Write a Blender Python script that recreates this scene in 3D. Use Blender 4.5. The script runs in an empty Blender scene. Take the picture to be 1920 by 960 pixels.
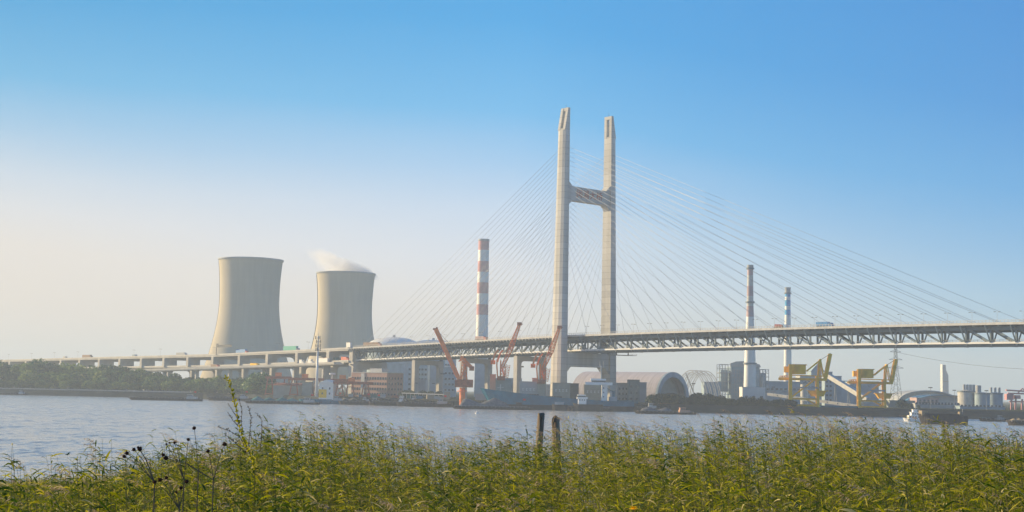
import bpy, math, random
import numpy as np
from mathutils import Vector, Matrix
random.seed(7)
RNG = np.random.default_rng(11)
R = math.radians
scene = bpy.context.scene
COL = scene.collection

# ------------------------------------------------------------------ camera
FPX = 2667.0                      # focal length in pixels of a 1920 wide frame (50 mm)
CAM = Vector((0, 0, 12.5))
cam_d = bpy.data.cameras.new('camera'); cam_d.lens = 50.0; cam_d.sensor_width = 36.0
cam_d.clip_start = 0.2; cam_d.clip_end = 60000
cam = bpy.data.objects.new('camera', cam_d); COL.objects.link(cam)
ROT = Matrix.Rotation(R(90 + 5.42), 3, 'X') @ Matrix.Rotation(R(1.1), 3, 'Z')
cam.matrix_world = Matrix.Translation(CAM) @ ROT.to_4x4()
scene.camera = cam

# ------------------------------------------------------------------ sky, sun, exposure
SUN_AZ, SUN_EL = -65.0, 17.0      # degrees from +Y (negative = left), elevation
world = bpy.data.worlds.new('World'); scene.world = world; world.use_nodes = True
wn = world.node_tree.nodes; wl = world.node_tree.links; wn.clear()
sky = wn.new('ShaderNodeTexSky'); sky.sky_type = 'NISHITA'; sky.sun_disc = False
sky.sun_elevation = R(SUN_EL); sky.sun_rotation = R(SUN_AZ)
sky.air_density = 1.2; sky.dust_density = 1.0; sky.ozone_density = 2.5; sky.altitude = 0
EXPO = 0.85; SKY_STR = 0.09
hs = wn.new('ShaderNodeHueSaturation'); hs.inputs['Saturation'].default_value = 1.35
wl.new(sky.outputs[0], hs.inputs['Color'])
# lower sky: a pale band that climbs higher towards the sun side (left) than away from it
def wmath(op, a, b_=None, c=None, clamp=False):
    n = wn.new('ShaderNodeMath'); n.operation = op; n.use_clamp = clamp
    for k, x in enumerate((a, b_, c)):
        if x is None: continue
        if hasattr(x, 'links'): wl.new(x, n.inputs[k])
        else: n.inputs[k].default_value = x
    return n.outputs[0]
wtc = wn.new('ShaderNodeTexCoord'); wsep = wn.new('ShaderNodeSeparateXYZ'); wl.new(wtc.outputs['Generated'], wsep.inputs[0])
azx = wmath('DIVIDE', wsep.outputs['X'], wmath('SQRT', wmath('ADD', wmath('MULTIPLY', wsep.outputs['X'], wsep.outputs['X']), wmath('MULTIPLY', wsep.outputs['Y'], wsep.outputs['Y']))))
azc = wmath('MAXIMUM', wmath('MINIMUM', azx, 0.42), -0.9)
azn = wmath('MAXIMUM', azc, -0.42)
slo = wmath('MULTIPLY_ADD', wmath('MAXIMUM', wmath('MULTIPLY', azn, -1.0), 0.0), 0.85, 1.22)
hh_ = wmath('ADD', wmath('MULTIPLY', wsep.outputs['Z'], slo), wmath('MULTIPLY_ADD', azn, 0.19, -0.024))
wno = wn.new('ShaderNodeTexNoise'); wno.inputs['Scale'].default_value = 1.6; wno.inputs['Detail'].default_value = 4
wmp = wn.new('ShaderNodeMapping'); wmp.inputs['Scale'].default_value = (1, 1, 5); wmp.inputs['Rotation'].default_value = (0.1, 0.15, 0); wl.new(wtc.outputs['Generated'], wmp.inputs[0]); wl.new(wmp.outputs[0], wno.inputs['Vector'])
hh_ = wmath('ADD', hh_, wmath('MULTIPLY', wmath('SUBTRACT', wno.outputs['Fac'], 0.5), 0.05))
def s2l(c): return tuple(((x / 255) / 12.92 if x <= 10 else ((x / 255 + 0.055) / 1.055) ** 2.4) for x in c)
wr = wn.new('ShaderNodeValToRGB'); we = wr.color_ramp.elements
SKYR = [(0.0, (236, 227, 222)), (0.055, (235, 230, 229)), (0.09, (224, 229, 240)), (0.125, (203, 221, 243)), (0.165, (160, 204, 243)), (0.215, (94, 184, 240)), (0.29, (40, 164, 232)), (0.7, (36, 120, 205))]
we[0].position = 0.0; we[0].color = (*s2l(SKYR[0][1]), 1); we[1].position = 0.7; we[1].color = (*s2l(SKYR[-1][1]), 1)
for p_, c_ in SKYR[1:-1]: x_ = we.new(p_); x_.color = (*s2l(c_), 1)
wl.new(hh_, wr.inputs[0])
# tint along azimuth: warm on the left, bluer and dimmer on the right
wz = wn.new('ShaderNodeValToRGB'); ze = wz.color_ramp.elements
ze[0].position = 0.0; ze[0].color = (1.0, 0.95, 0.88, 1); ze[1].position = 1.0; ze[1].color = (0.41, 0.76, 0.90, 1); x_ = ze.new(0.5); x_.color = (1, 1, 1, 1)
wl.new(wmath('MULTIPLY_ADD', azc, 1.3, 0.5, True), wz.inputs[0])
wm = wn.new('ShaderNodeMix'); wm.data_type = 'RGBA'; wm.blend_type = 'MULTIPLY'; wm.inputs['Factor'].default_value = 1.0
wl.new(wr.outputs[0], wm.inputs['A']); wl.new(wz.outputs[0], wm.inputs['B'])
wv = wn.new('ShaderNodeVectorMath'); wv.operation = 'SCALE'; wv.inputs['Scale'].default_value = 1.0 / (SKY_STR * 2 ** EXPO)
wl.new(wm.outputs['Result'], wv.inputs[0])
wf = wmath('SUBTRACT', 0.95, wmath('MULTIPLY', wmath('MAXIMUM', wmath('SUBTRACT', wsep.outputs['Z'], 0.3), 0.0), 1.4), None, True)
wx = wn.new('ShaderNodeMix'); wx.data_type = 'RGBA'; wl.new(wf, wx.inputs['Factor']); wl.new(hs.outputs[0], wx.inputs['A']); wl.new(wv.outputs[0], wx.inputs['B'])
wbg = wn.new('ShaderNodeBackground'); wbg.inputs['Strength'].default_value = SKY_STR
wout = wn.new('ShaderNodeOutputWorld')
wl.new(wx.outputs['Result'], wbg.inputs[0]); wl.new(wbg.outputs[0], wout.inputs[0])
sun_d = bpy.data.lights.new('sun', 'SUN'); sun_d.energy = 5.0; sun_d.angle = R(0.6); sun_d.color = (1.0, 0.76, 0.42)
sun = bpy.data.objects.new('sun', sun_d); COL.objects.link(sun)
sd = Vector((math.sin(R(SUN_AZ)) * math.cos(R(SUN_EL)), math.cos(R(SUN_AZ)) * math.cos(R(SUN_EL)), math.sin(R(SUN_EL))))
sun.rotation_euler = sd.to_track_quat('Z', 'Y').to_euler()
scene.view_settings.view_transform = 'Standard'; scene.view_settings.look = 'None'
scene.view_settings.exposure = EXPO; scene.view_settings.gamma = 1.0
scene.view_settings.use_curve_mapping = False
scene.render.engine = 'CYCLES'
scene.cycles.volume_bounces = 2; scene.cycles.max_bounces = 6; scene.cycles.transparent_max_bounces = 12

# ------------------------------------------------------------------ placing helpers
def at(px, py, Y):
    """world point seen at pixel (px, py) of the 1920x960 picture, at depth Y"""
    d = ROT @ Vector(((px - 960) / FPX, -(py - 480) / FPX, -1.0))
    return CAM + d * (Y / d.y)
def gx(px, Y, z=0.0):
    """world x of the point at column px, depth Y and height z"""
    lo, hi = -600.0, 1600.0
    for _ in range(40):
        m = (lo + hi) / 2
        if at(px, m, Y).z > z: lo = m
        else: hi = m
    return at(px, lo, Y).x
def proj(p):
    q = ROT.transposed() @ (Vector(p) - CAM)
    return 960 + FPX * q.x / -q.z, 480 - FPX * q.y / -q.z
def hz(px, py, Y): return at(px, py, Y).z

# ------------------------------------------------------------------ materials
MATS = {}
def mat(name, c, rough=0.7, var=0.18, scale=0.3, metal=0.0, c2=None, bump=0.0, stretch=(1, 1, 1), detail=4):
    if name in MATS: return MATS[name]
    m = bpy.data.materials.new(name); m.use_nodes = True; MATS[name] = m
    n = m.node_tree.nodes; l = m.node_tree.links
    b = n['Principled BSDF']; b.inputs['Roughness'].default_value = rough; b.inputs['Metallic'].default_value = metal; b.inputs['Specular IOR Level'].default_value = 0.5 if rough < 0.6 else (0.15 if rough < 0.9 else 0.0)
    tc = n.new('ShaderNodeTexCoord'); mp = n.new('ShaderNodeMapping'); mp.inputs['Scale'].default_value = stretch
    no = n.new('ShaderNodeTexNoise'); no.inputs['Scale'].default_value = scale; no.inputs['Detail'].default_value = detail
    rp = n.new('ShaderNodeValToRGB')
    a = c2 if c2 else tuple(max(0, x * (1 - var)) for x in c)
    k = c if c2 else tuple(min(1, x * (1 + var)) for x in c)
    rp.color_ramp.elements[0].position = 0.3; rp.color_ramp.elements[1].position = 0.7
    rp.color_ramp.elements[0].color = (*a, 1); rp.color_ramp.elements[1].color = (*k, 1)
    l.new(tc.outputs['Object'], mp.inputs[0]); l.new(mp.outputs[0], no.inputs['Vector'])
    l.new(no.outputs['Fac'], rp.inputs[0]); l.new(rp.outputs[0], b.inputs['Base Color'])
    if bump:
        bp = n.new('ShaderNodeBump'); bp.inputs['Strength'].default_value = bump; bp.inputs['Distance'].default_value = 0.3
        l.new(no.outputs['Fac'], bp.inputs['Height']); l.new(bp.outputs[0], b.inputs['Normal'])
    return m
def lined_concrete(name, c, step, dark=0.8, streak=(0.5, 0.5, 0.02), lo=0.9, hi=1.06, var=0.2):
    """concrete with pour joints every `step` metres in z and long vertical streaks"""
    m = mat(name, c, 0.85, var, 0.35, stretch=streak, detail=7)
    n = m.node_tree.nodes; l = m.node_tree.links
    b = n['Principled BSDF']; src = b.inputs['Base Color'].links[0].from_socket
    tc = next(x for x in n if x.type == 'TEX_COORD')
    sx = n.new('ShaderNodeSeparateXYZ'); l.new(tc.outputs['Object'], sx.inputs[0])
    md = n.new('ShaderNodeMath'); md.operation = 'MODULO'; md.inputs[1].default_value = step; l.new(sx.outputs['Z'], md.inputs[0])
    lt = n.new('ShaderNodeMath'); lt.operation = 'LESS_THAN'; lt.inputs[1].default_value = step * 0.07; l.new(md.outputs[0], lt.inputs[0])
    # each pour a slightly different grey
    fl = n.new('ShaderNodeMath'); fl.operation = 'DIVIDE'; fl.inputs[1].default_value = step; l.new(sx.outputs['Z'], fl.inputs[0])
    f2 = n.new('ShaderNodeMath'); f2.operation = 'FLOOR'; l.new(fl.outputs[0], f2.inputs[0])
    wn_ = n.new('ShaderNodeTexWhiteNoise'); wn_.noise_dimensions = '1D'; l.new(f2.outputs[0], wn_.inputs['W'])
    mr = n.new('ShaderNodeMapRange'); mr.inputs['To Min'].default_value = lo; mr.inputs['To Max'].default_value = hi; l.new(wn_.outputs['Value'], mr.inputs[0])
    mx = n.new('ShaderNodeMath'); mx.operation = 'MULTIPLY_ADD'; mx.inputs[1].default_value = dark - 1; l.new(lt.outputs[0], mx.inputs[0]); l.new(mr.outputs[0], mx.inputs[2])
    mu = n.new('ShaderNodeVectorMath'); mu.operation = 'SCALE'; l.new(src, mu.inputs[0]); l.new(mx.outputs[0], mu.inputs['Scale'])
    l.new(mu.outputs[0], b.inputs['Base Color'])
    return m
def M(name): return MATS[name]
lined_concrete('pylon_concrete', (0.50, 0.49, 0.46), 4.6, 0.72)
mat('concrete', (0.48, 0.46, 0.42), 0.85, 0.15, 0.15)
mat('pale_concrete', (0.55, 0.53, 0.48), 0.8, 0.12, 0.1)
mat('steel_paint', (0.12, 0.175, 0.22), 0.5, 0.1, 0.2)
mat('white_paint', (0.72, 0.72, 0.70), 0.5, 0.08, 0.2)
mat('dirty_white', (0.50, 0.50, 0.48), 0.6, 0.15, 0.4)
mat('cable_sheath', (0.36, 0.38, 0.42), 0.4, 0.05, 0.2)
mat('dark_steel', (0.08, 0.085, 0.09), 0.6, 0.25, 0.4)
mat('asphalt', (0.06, 0.06, 0.06), 0.9, 0.2, 0.5)
mat('red_paint', (0.42, 0.06, 0.04), 0.6, 0.2, 0.2)
mat('faded_red', (0.55, 0.27, 0.28), 0.7, 0.15, 0.2)
mat('faded_brown', (0.46, 0.34, 0.34), 0.7, 0.15, 0.2)
mat('band_blue', (0.04, 0.34, 0.66), 0.6, 0.15, 0.2)
mat('orange_paint', (0.82, 0.23, 0.08), 0.6, 0.25, 0.4)
mat('rust', (0.36, 0.12, 0.07), 0.8, 0.35, 0.5)
mat('crane_yellow', (1.0, 0.54, 0.005), 0.7, 0.18, 0.3)
mat('crane_ochre', (0.85, 0.50, 0.04), 0.6, 0.2, 0.3)
mat('brick', (0.46, 0.29, 0.23), 0.85, 0.12, 0.3)
mat('glass', (0.05, 0.07, 0.09), 0.15, 0.2, 0.3)
mat('grey_box', (0.26, 0.29, 0.27), 0.7, 0.12, 0.3)
mat('tan_box', (0.38, 0.35, 0.28), 0.7, 0.12, 0.3)
mat('hull_blue', (0.004, 0.15, 0.24), 0.75, 0.25, 0.2)
mat('hull_dark', (0.05, 0.045, 0.045), 0.7, 0.35, 0.3)
mat('hull_red', (0.20, 0.05, 0.04), 0.7, 0.3, 0.3)
mat('tarp', (0.03, 0.16, 0.17), 0.7, 0.35, 0.15)
mat('coal', (0.025, 0.027, 0.03), 0.95, 0.4, 0.4, bump=0.4)
mat('gravel_pile', (0.13, 0.135, 0.15), 0.95, 0.3, 0.6, bump=0.5)
mat('sand_pile', (0.26, 0.22, 0.16), 0.95, 0.2, 0.6, bump=0.5)
mat('plant_blue', (0.29, 0.38, 0.44), 0.6, 0.15, 0.15)
mat('plant_grey', (0.38, 0.40, 0.41), 0.7, 0.15, 0.12)
mat('roof_blue', (0.06, 0.20, 0.32), 0.6, 0.2, 0.15)
mat('roof_metal', (0.50, 0.46, 0.47), 0.6, 0.16, 0.25, stretch=(3, 0.2, 0.2))
mat('flag_red', (0.75, 0.04, 0.02), 0.7, 0.05, 1)
mat('cab_red', (0.55, 0.06, 0.03), 0.5, 0.1, 1)
mat('cab_blue', (0.03, 0.06, 0.2), 0.4, 0.1, 1)
mat('truck_blue', (0.01, 0.20, 0.50), 0.5, 0.1, 1)
mat('truck_green', (0.10, 0.42, 0.33), 0.6, 0.15, 1, stretch=(6, 1, 1))
mat('truck_brown', (0.26, 0.17, 0.12), 0.7, 0.15, 1)
mat('tyre', (0.02, 0.02, 0.02), 0.9, 0.1, 1)
mat('house_yellow', (0.85, 0.52, 0.03), 0.7, 0.08, 0.3)
mat('tower_glass', (0.07, 0.17, 0.28), 0.6, 0.12, 0.1)
mat('ship_white', (0.88, 0.88, 0.86), 0.6, 0.05, 0.2)
mat('bark', (0.07, 0.05, 0.035), 0.9, 0.3, 1)
mat('wood_post', (0.46, 0.40, 0.32), 0.9, 0.5, 7, c2=(0.13, 0.10, 0.08), stretch=(1, 1, 0.12), bump=0.8)
mat('soil', (0.07, 0.06, 0.035), 0.95, 0.3, 0.4)
mat('revetment', (0.05, 0.055, 0.05), 0.95, 0.35, 0.12)
mat('far_land', (0.05, 0.06, 0.035), 0.95, 0.3, 0.02)
mat('seed_dark', (0.07, 0.035, 0.025), 0.9, 0.3, 60)
mat('dry_stem', (0.16, 0.13, 0.08), 0.8, 0.2, 20)
mat('petal', (0.95, 0.62, 0.02), 0.7, 0.15, 20)
def tower_shell_mat():
    m = lined_concrete('shell_concrete', (0.48, 0.43, 0.33), 3.0, 0.96, (0.08, 0.08, 0.03), 0.985, 1.015, 0.09)
    n = m.node_tree.nodes; l = m.node_tree.links; b = n['Principled BSDF']
    tc = next(x for x in n if x.type == 'TEX_COORD'); sx = n.new('ShaderNodeSeparateXYZ'); l.new(tc.outputs['Object'], sx.inputs[0])
    an = n.new('ShaderNodeMath'); an.operation = 'ARCTAN2'; l.new(sx.outputs['Y'], an.inputs[0]); l.new(sx.outputs['X'], an.inputs[1])
    cb = n.new('ShaderNodeCombineXYZ'); ms = n.new('ShaderNodeMath'); ms.operation = 'MULTIPLY'; ms.inputs[1].default_value = 17
    l.new(an.outputs[0], ms.inputs[0]); l.new(ms.outputs[0], cb.inputs[0])
    mz = n.new('ShaderNodeMath'); mz.operation = 'MULTIPLY'; mz.inputs[1].default_value = 0.02; l.new(sx.outputs['Z'], mz.inputs[0]); l.new(mz.outputs[0], cb.inputs[1])
    no = n.new('ShaderNodeTexNoise'); no.inputs['Scale'].default_value = 1.0; no.inputs['Detail'].default_value = 5; l.new(cb.outputs[0], no.inputs['Vector'])
    mr = n.new('ShaderNodeMapRange'); mr.inputs['From Min'].default_value = 0.3; mr.inputs['From Max'].default_value = 0.7
    mr.inputs['To Min'].default_value = 0.94; mr.inputs['To Max'].default_value = 1.04; l.new(no.outputs['Fac'], mr.inputs[0])
    src = b.inputs['Base Color'].links[0].from_socket
    mu = n.new('ShaderNodeVectorMath'); mu.operation = 'SCALE'; l.new(src, mu.inputs[0]); l.new(mr.outputs[0], mu.inputs['Scale'])
    l.new(mu.outputs[0], b.inputs['Base Color'])
tower_shell_mat()
def leaf_mat(name, cols, trans=0.35, attr='tint', rough=0.55, vary=0.0):
    m = bpy.data.materials.new(name); m.use_nodes = True; MATS[name] = m
    n = m.node_tree.nodes; l = m.node_tree.links; b = n['Principled BSDF']; b.inputs['Roughness'].default_value = rough; b.inputs['Specular IOR Level'].default_value = 0.12
    a = n.new('ShaderNodeAttribute'); a.attribute_name = attr
    rp = n.new('ShaderNodeValToRGB'); e = rp.color_ramp.elements
    e[0].color = (*cols[0], 1); e[1].color = (*cols[-1], 1)
    for i, c in enumerate(cols[1:-1]):
        x = e.new((i + 1) / (len(cols) - 1)); x.color = (*c, 1)
    if vary:
        oi = n.new('ShaderNodeObjectInfo'); ma = n.new('ShaderNodeMath'); ma.operation = 'MULTIPLY_ADD'; ma.inputs[1].default_value = 2 * vary; ma.inputs[2].default_value = -vary
        l.new(oi.outputs['Random'], ma.inputs[0]); ad = n.new('ShaderNodeMath'); ad.operation = 'ADD'; ad.use_clamp = True
        l.new(a.outputs['Fac'], ad.inputs[0]); l.new(ma.outputs[0], ad.inputs[1]); l.new(ad.outputs[0], rp.inputs[0])
    else: l.new(a.outputs['Fac'], rp.inputs[0])
    l.new(rp.outputs[0], b.inputs['Base Color'])
    t = n.new('ShaderNodeBsdfTranslucent'); l.new(rp.outputs[0], t.inputs[0])
    mx = n.new('ShaderNodeMixShader'); mx.inputs[0].default_value = trans
    l.new(b.outputs[0], mx.inputs[1]); l.new(t.outputs[0], mx.inputs[2])
    l.new(mx.outputs[0], n['Material Output'].inputs['Surface'])
    return m
leaf_mat('tree_leaf', [(0.012, 0.055, 0.018), (0.055, 0.14, 0.03), (0.23, 0.30, 0.045)], 0.3, vary=0.45)
leaf_mat('shrub_leaf', [(0.015, 0.035, 0.02), (0.03, 0.06, 0.025), (0.06, 0.09, 0.03)], 0.2, vary=0.35)
leaf_mat('reed_leaf', [(0.045, 0.10, 0.005), (0.19, 0.23, 0.004), (0.38, 0.37, 0.006), (0.50, 0.45, 0.025), (0.64, 0.56, 0.28)], 0.45)
leaf_mat('reed_plume', [(0.34, 0.25, 0.17), (0.55, 0.45, 0.33)], 0.45)
leaf_mat('reed_stem', [(0.10, 0.11, 0.03), (0.30, 0.24, 0.11)], 0.1)

# ------------------------------------------------------------------ mesh builder
class MB:
    def __init__(s): s.v = []; s.f = []; s.mi = []; s.k = 0
    def add(s, vs, fs):
        o = len(s.v); s.v += [tuple(v) for v in vs]; s.f += [tuple(i + o for i in f) for f in fs]; s.mi += [s.k] * len(fs); return s
    def box(s, x0, x1, y0, y1, z0, z1):
        vs = [(x, y, z) for z in (z0, z1) for y in (y0, y1) for x in (x0, x1)]
        return s.add(vs, [(0, 2, 3, 1), (4, 5, 7, 6), (0, 1, 5, 4), (2, 6, 7, 3), (0, 4, 6, 2), (1, 3, 7, 5)])
    def bar(s, p, q, w, h=None):
        h = h or w; p = Vector(p); q = Vector(q); d = (q - p).normalized()
        up = Vector((0, 0, 1)) if abs(d.z) < 0.95 else Vector((1, 0, 0))
        a = d.cross(up).normalized() * (w / 2); b = a.cross(d).normalized() * (h / 2)
        vs = [p - a - b, p + a - b, p + a + b, p - a + b, q - a - b, q + a - b, q + a + b, q - a + b]
        return s.add(vs, [(0, 1, 2, 3), (4, 7, 6, 5), (0, 4, 5, 1), (1, 5, 6, 2), (2, 6, 7, 3), (3, 7, 4, 0)])
    def tube(s, p, q, r0, r1=None, n=8):
        r1 = r0 if r1 is None else r1; p = Vector(p); q = Vector(q); d = (q - p).normalized()
        up = Vector((0, 0, 1)) if abs(d.z) < 0.95 else Vector((1, 0, 0))
        a = d.cross(up).normalized(); b = a.cross(d).normalized(); vs = []
        for c, r in ((p, r0), (q, r1)):
            for i in range(n):
                t = 2 * math.pi * i / n; vs.append(c + (a * math.cos(t) + b * math.sin(t)) * r)
        return s.add(vs, [(i, (i + 1) % n, n + (i + 1) % n, n + i) for i in range(n)] + [tuple(range(n - 1, -1, -1)), tuple(range(n, 2 * n))])
    def prism(s, poly, a, b, axis='x'):
        """poly: list of (u, v); axis x -> (y, z), axis y -> (x, z), axis z -> (x, y)"""
        def P(t, u, v): return {'x': (t, u, v), 'y': (u, t, v), 'z': (u, v, t)}[axis]
        n = len(poly); vs = [P(a, *p) for p in poly] + [P(b, *p) for p in poly]
        return s.add(vs, [tuple(range(n))] + [tuple(range(2 * n - 1, n - 1, -1))] + [(i, n + i, n + (i + 1) % n, (i + 1) % n) for i in range(n)])
    def lathe(s, prof, n=48, cx=0, cy=0, caps=True):
        vs = []; fs = []
        for r, z in prof:
            for i in range(n):
                t = 2 * math.pi * i / n; vs.append((cx + r * math.cos(t), cy + r * math.sin(t), z))
        for k in range(len(prof) - 1):
            for i in range(n): fs.append((k * n + i, k * n + (i + 1) % n, (k + 1) * n + (i + 1) % n, (k + 1) * n + i))
        if caps: fs += [tuple(range(n - 1, -1, -1)), tuple(range((len(prof) - 1) * n, len(prof) * n))]
        return s.add(vs, fs)
    def build(s, name, m, parent=None, smooth=False, loc=None):
        me = bpy.data.meshes.new(name); me.from_pydata(s.v, [], s.f)
        for x in (m if isinstance(m, (list, tuple)) else [m]): me.materials.append(MATS[x] if isinstance(x, str) else x)
        if any(s.mi): me.polygons.foreach_set('material_index', s.mi)
        if smooth: me.polygons.foreach_set('use_smooth', [True] * len(me.polygons))
        me.update()
        o = bpy.data.objects.new(name, me); COL.objects.link(o)
        if parent: o.parent = parent
        if loc: o.location = loc
        return o
def tag(o, label=None, cat=None, group=None, kind=None):
    if label: o['label'] = label
    if cat: o['category'] = cat
    if group: o['group'] = group
    if kind: o['kind'] = kind
    return o
def thing(name, label, cat, loc=(0, 0, 0), rz=0.0, group=None):
    o = bpy.data.objects.new(name, None); COL.objects.link(o); o.location = loc; o.rotation_euler = (0, 0, rz)
    o.empty_display_size = 1
    return tag(o, label, cat, group)
def copy_tree(o, parent=None, loc=None, rz=None, sc=None, label=None, group=None, kids={}):
    c = o.copy(); COL.objects.link(c)
    if parent: c.parent = parent
    if loc: c.location = loc
    if rz is not None: c.rotation_euler = (0, 0, rz)
    if sc: c.scale = (sc, sc, sc) if not isinstance(sc, tuple) else sc
    if label: c['label'] = label
    if group: c['group'] = group
    for ch in kids.get(o.name, ()): copy_tree(ch, c, kids=kids)
    return c
def kid_map(roots):
    d = {}
    for o in bpy.data.objects:
        if o.parent and any(o.parent == r or o.parent.parent == r for r in roots): d.setdefault(o.parent.name, []).append(o)
    return d

# ------------------------------------------------------------------ setting: water, land
# far bank line: column -> depth of the waterline
BANK = [(-500, 1420), (0, 1345), (380, 1285), (480, 1205), (600, 1128), (700, 1098), (850, 1046), (1000, 1016), (1200, 1003), (1460, 975), (1700, 955), (1920, 930), (2400, 900)]
bank_pts = [(gx(px, Y, 0), Y) for px, Y in BANK]
bank_pts = [(-3500, 1900)] + bank_pts + [(3500, 500)]
def bank_y(x):
    for (x0, y0), (x1, y1) in zip(bank_pts, bank_pts[1:]):
        if x0 <= x <= x1: return y0 + (y1 - y0) * (x - x0) / (x1 - x0)
    return 1000
def strips(name, rows, m, **kw):
    """rows: list of polylines with equal counts -> one sheet"""
    n = len(rows[0]); vs = [p for r in rows for p in r]
    fs = [(k * n + i, k * n + i + 1, (k + 1) * n + i + 1, (k + 1) * n + i) for k in range(len(rows) - 1) for i in range(n - 1)]
    b = MB(); b.add(vs, fs); o = b.build(name, m); tag(o, kind='structure', **kw); return o
def densify(pts, step=25):
    out = []
    for (x0, y0), (x1, y1) in zip(pts, pts[1:]):
        k = max(1, int(math.hypot(x1 - x0, y1 - y0) / step)) if abs(x0) < 900 else 4
        out += [(x0 + (x1 - x0) * i / k, y0 + (y1 - y0) * i / k) for i in range(k)]
    return out + [pts[-1]]
bp_ = densify(bank_pts)
def off(d, z, jit=0.0): return [(x, y + d + random.uniform(-jit, jit), z + random.uniform(-jit, jit) * 0.25) for x, y in bp_]
strips('river_bank', [off(-10, -2), off(0, -0.3, 0.6), off(1.6, 2.6, 0.5), off(3.2, 4.7, 0.3), off(4.2, 5.4), off(19, 5.45)], 'revetment')
strips('far_ground', [off(18.5, 5.42), off(60, 5.6), [(x * 3, 9000, 5.6) for x, y in bp_]], 'far_land')

def water_mat():
    m = bpy.data.materials.new('river_water'); m.use_nodes = True; MATS['river_water'] = m
    n = m.node_tree.nodes; l = m.node_tree.links; b = n['Principled BSDF']
    b.inputs['Base Color'].default_value = (0.32, 0.33, 0.34, 1); b.inputs['Roughness'].default_value = 0.2
    b.inputs['IOR'].default_value = 1.33
    tc = n.new('ShaderNodeTexCoord')
    h = None
    for sc, st, wx_, wy_ in ((0.05, (1, 0.6, 1), 0.03, 0.05), (0.2, (1, 0.5, 1), 0.13, 0.34), (0.6, (1, 0.7, 1), 0.18, 0.40), (0.012, (1, 0.5, 1), 0.01, 0.04)):
        mp = n.new('ShaderNodeMapping'); mp.inputs['Scale'].default_value = st; mp.inputs['Rotation'].default_value = (0, 0, 0.15)
        no = n.new('ShaderNodeTexNoise'); no.inputs['Scale'].default_value = sc; no.inputs['Detail'].default_value = 3; no.inputs['Roughness'].default_value = 0.6
        l.new(tc.outputs['Object'], mp.inputs[0]); l.new(mp.outputs[0], no.inputs['Vector'])
        su = n.new('ShaderNodeVectorMath'); su.operation = 'SUBTRACT'; su.inputs[1].default_value = (0.5, 0.5, 0.5); l.new(no.outputs['Color'], su.inputs[0])
        k = n.new('ShaderNodeVectorMath'); k.operation = 'MULTIPLY'; k.inputs[1].default_value = (wx_ * 2.2, wy_ * 2.2, 0); l.new(su.outputs[0], k.inputs[0])
        if h is None: h = k
        else:
            a = n.new('ShaderNodeVectorMath'); a.operation = 'ADD'; l.new(h.outputs[0], a.inputs[0]); l.new(k.outputs[0], a.inputs[1]); h = a
    a = n.new('ShaderNodeVectorMath'); a.operation = 'ADD'; a.inputs[1].default_value = (0, 0, 1); l.new(h.outputs[0], a.inputs[0])
    nn = n.new('ShaderNodeVectorMath'); nn.operation = 'NORMALIZE'; l.new(a.outputs[0], nn.inputs[0]); l.new(nn.outputs[0], b.inputs['Normal'])
water_mat()
b = MB(); b.add([(-4000, 40, 0), (4000, 40, 0), (4000, 2200, 0), (-4000, 2200, 0)], [(0, 1, 2, 3)])
tag(b.build('river_water', 'river_water'), kind='structure')

# near bank: a raised terrace that falls to the water
def near_z(x, y):
    if y < 12: return 7.9 + (12 - y) * 0.2
    edge = 62 if x < -10 else 52
    if y < edge: return 7.9
    return max(-1.5, 7.9 - (y - edge) * 0.55)
NX, NY = 60, 50
vs = []; fs = []
for j in range(NY + 1):
    for i in range(NX + 1):
        x = -120 + 240 * i / NX; y = -30 + 115 * j / NY
        vs.append((x, y, near_z(x, y) + 0.08 * math.sin(x * 1.3 + y * 0.7)))
for j in range(NY):
    for i in range(NX):
        a = j * (NX + 1) + i; fs.append((a, a + 1, a + NX + 2, a + NX + 1))
b = MB(); b.add(vs, fs); tag(b.build('near_bank_ground', 'soil', smooth=True), kind='structure')

# haze
b = MB(); b.box(-9600, 9600, -400, 9600, -4, 240)
hm = bpy.data.materials.new('haze_air'); hm.use_nodes = True; hn = hm.node_tree.nodes; hl = hm.node_tree.links
hn.remove(hn['Principled BSDF']); pv = hn.new('ShaderNodeVolumePrincipled')
pv.inputs['Color'].default_value = (0.74, 0.865, 1.0, 1); pv.inputs['Density'].default_value = 0.0002; pv.inputs['Anisotropy'].default_value = 0.1
hl.new(pv.outputs[0], hn['Material Output'].inputs['Volume']); MATS['haze_air'] = hm
tag(b.build('haze', 'haze_air'), kind='stuff')

# ------------------------------------------------------------------ the cable-stayed bridge
BR_LOC = (36.0, 1022.0, 0.0); BR_RZ = math.atan2(-0.750, 0.661); GZ = 5.4
WS = 47.9                                   # distance between the two legs
def br_world(s, w, z):
    c, sn = math.cos(BR_RZ), math.sin(BR_RZ)
    return (BR_LOC[0] + s * c - w * sn, BR_LOC[1] + s * sn + w * c, z)
VZ = [(-1500, 35.5), (-1031, 39.2), (-732, 41.4), (-499, 42.9), (-272, 47.1), (0, 53.2)]
def zd(s):
    if s >= 0: return 53.2 + 0.012 * s - 0.0000235 * s * s
    for (a, za), (c, zc) in zip(VZ, VZ[1:]):
        if a <= s <= c: return za + (zc - za) * (s - a) / (c - a)
    return VZ[0][1]
def s_at(px, w=6.0, dz=0.0, fz=zd):
    lo, hi = -1400.0, 500.0
    for _ in range(40):
        m = (lo + hi) / 2
        if proj(br_world(m, w, fz(m) + dz))[0] < px: lo = m
        else: hi = m
    return lo
bridge = thing('cable_stayed_bridge', 'tall double-deck cable-stayed bridge with an H-shaped concrete tower and steel truss', 'bridge', BR_LOC, BR_RZ)
SL = -270.0; SR = 470.0
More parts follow.
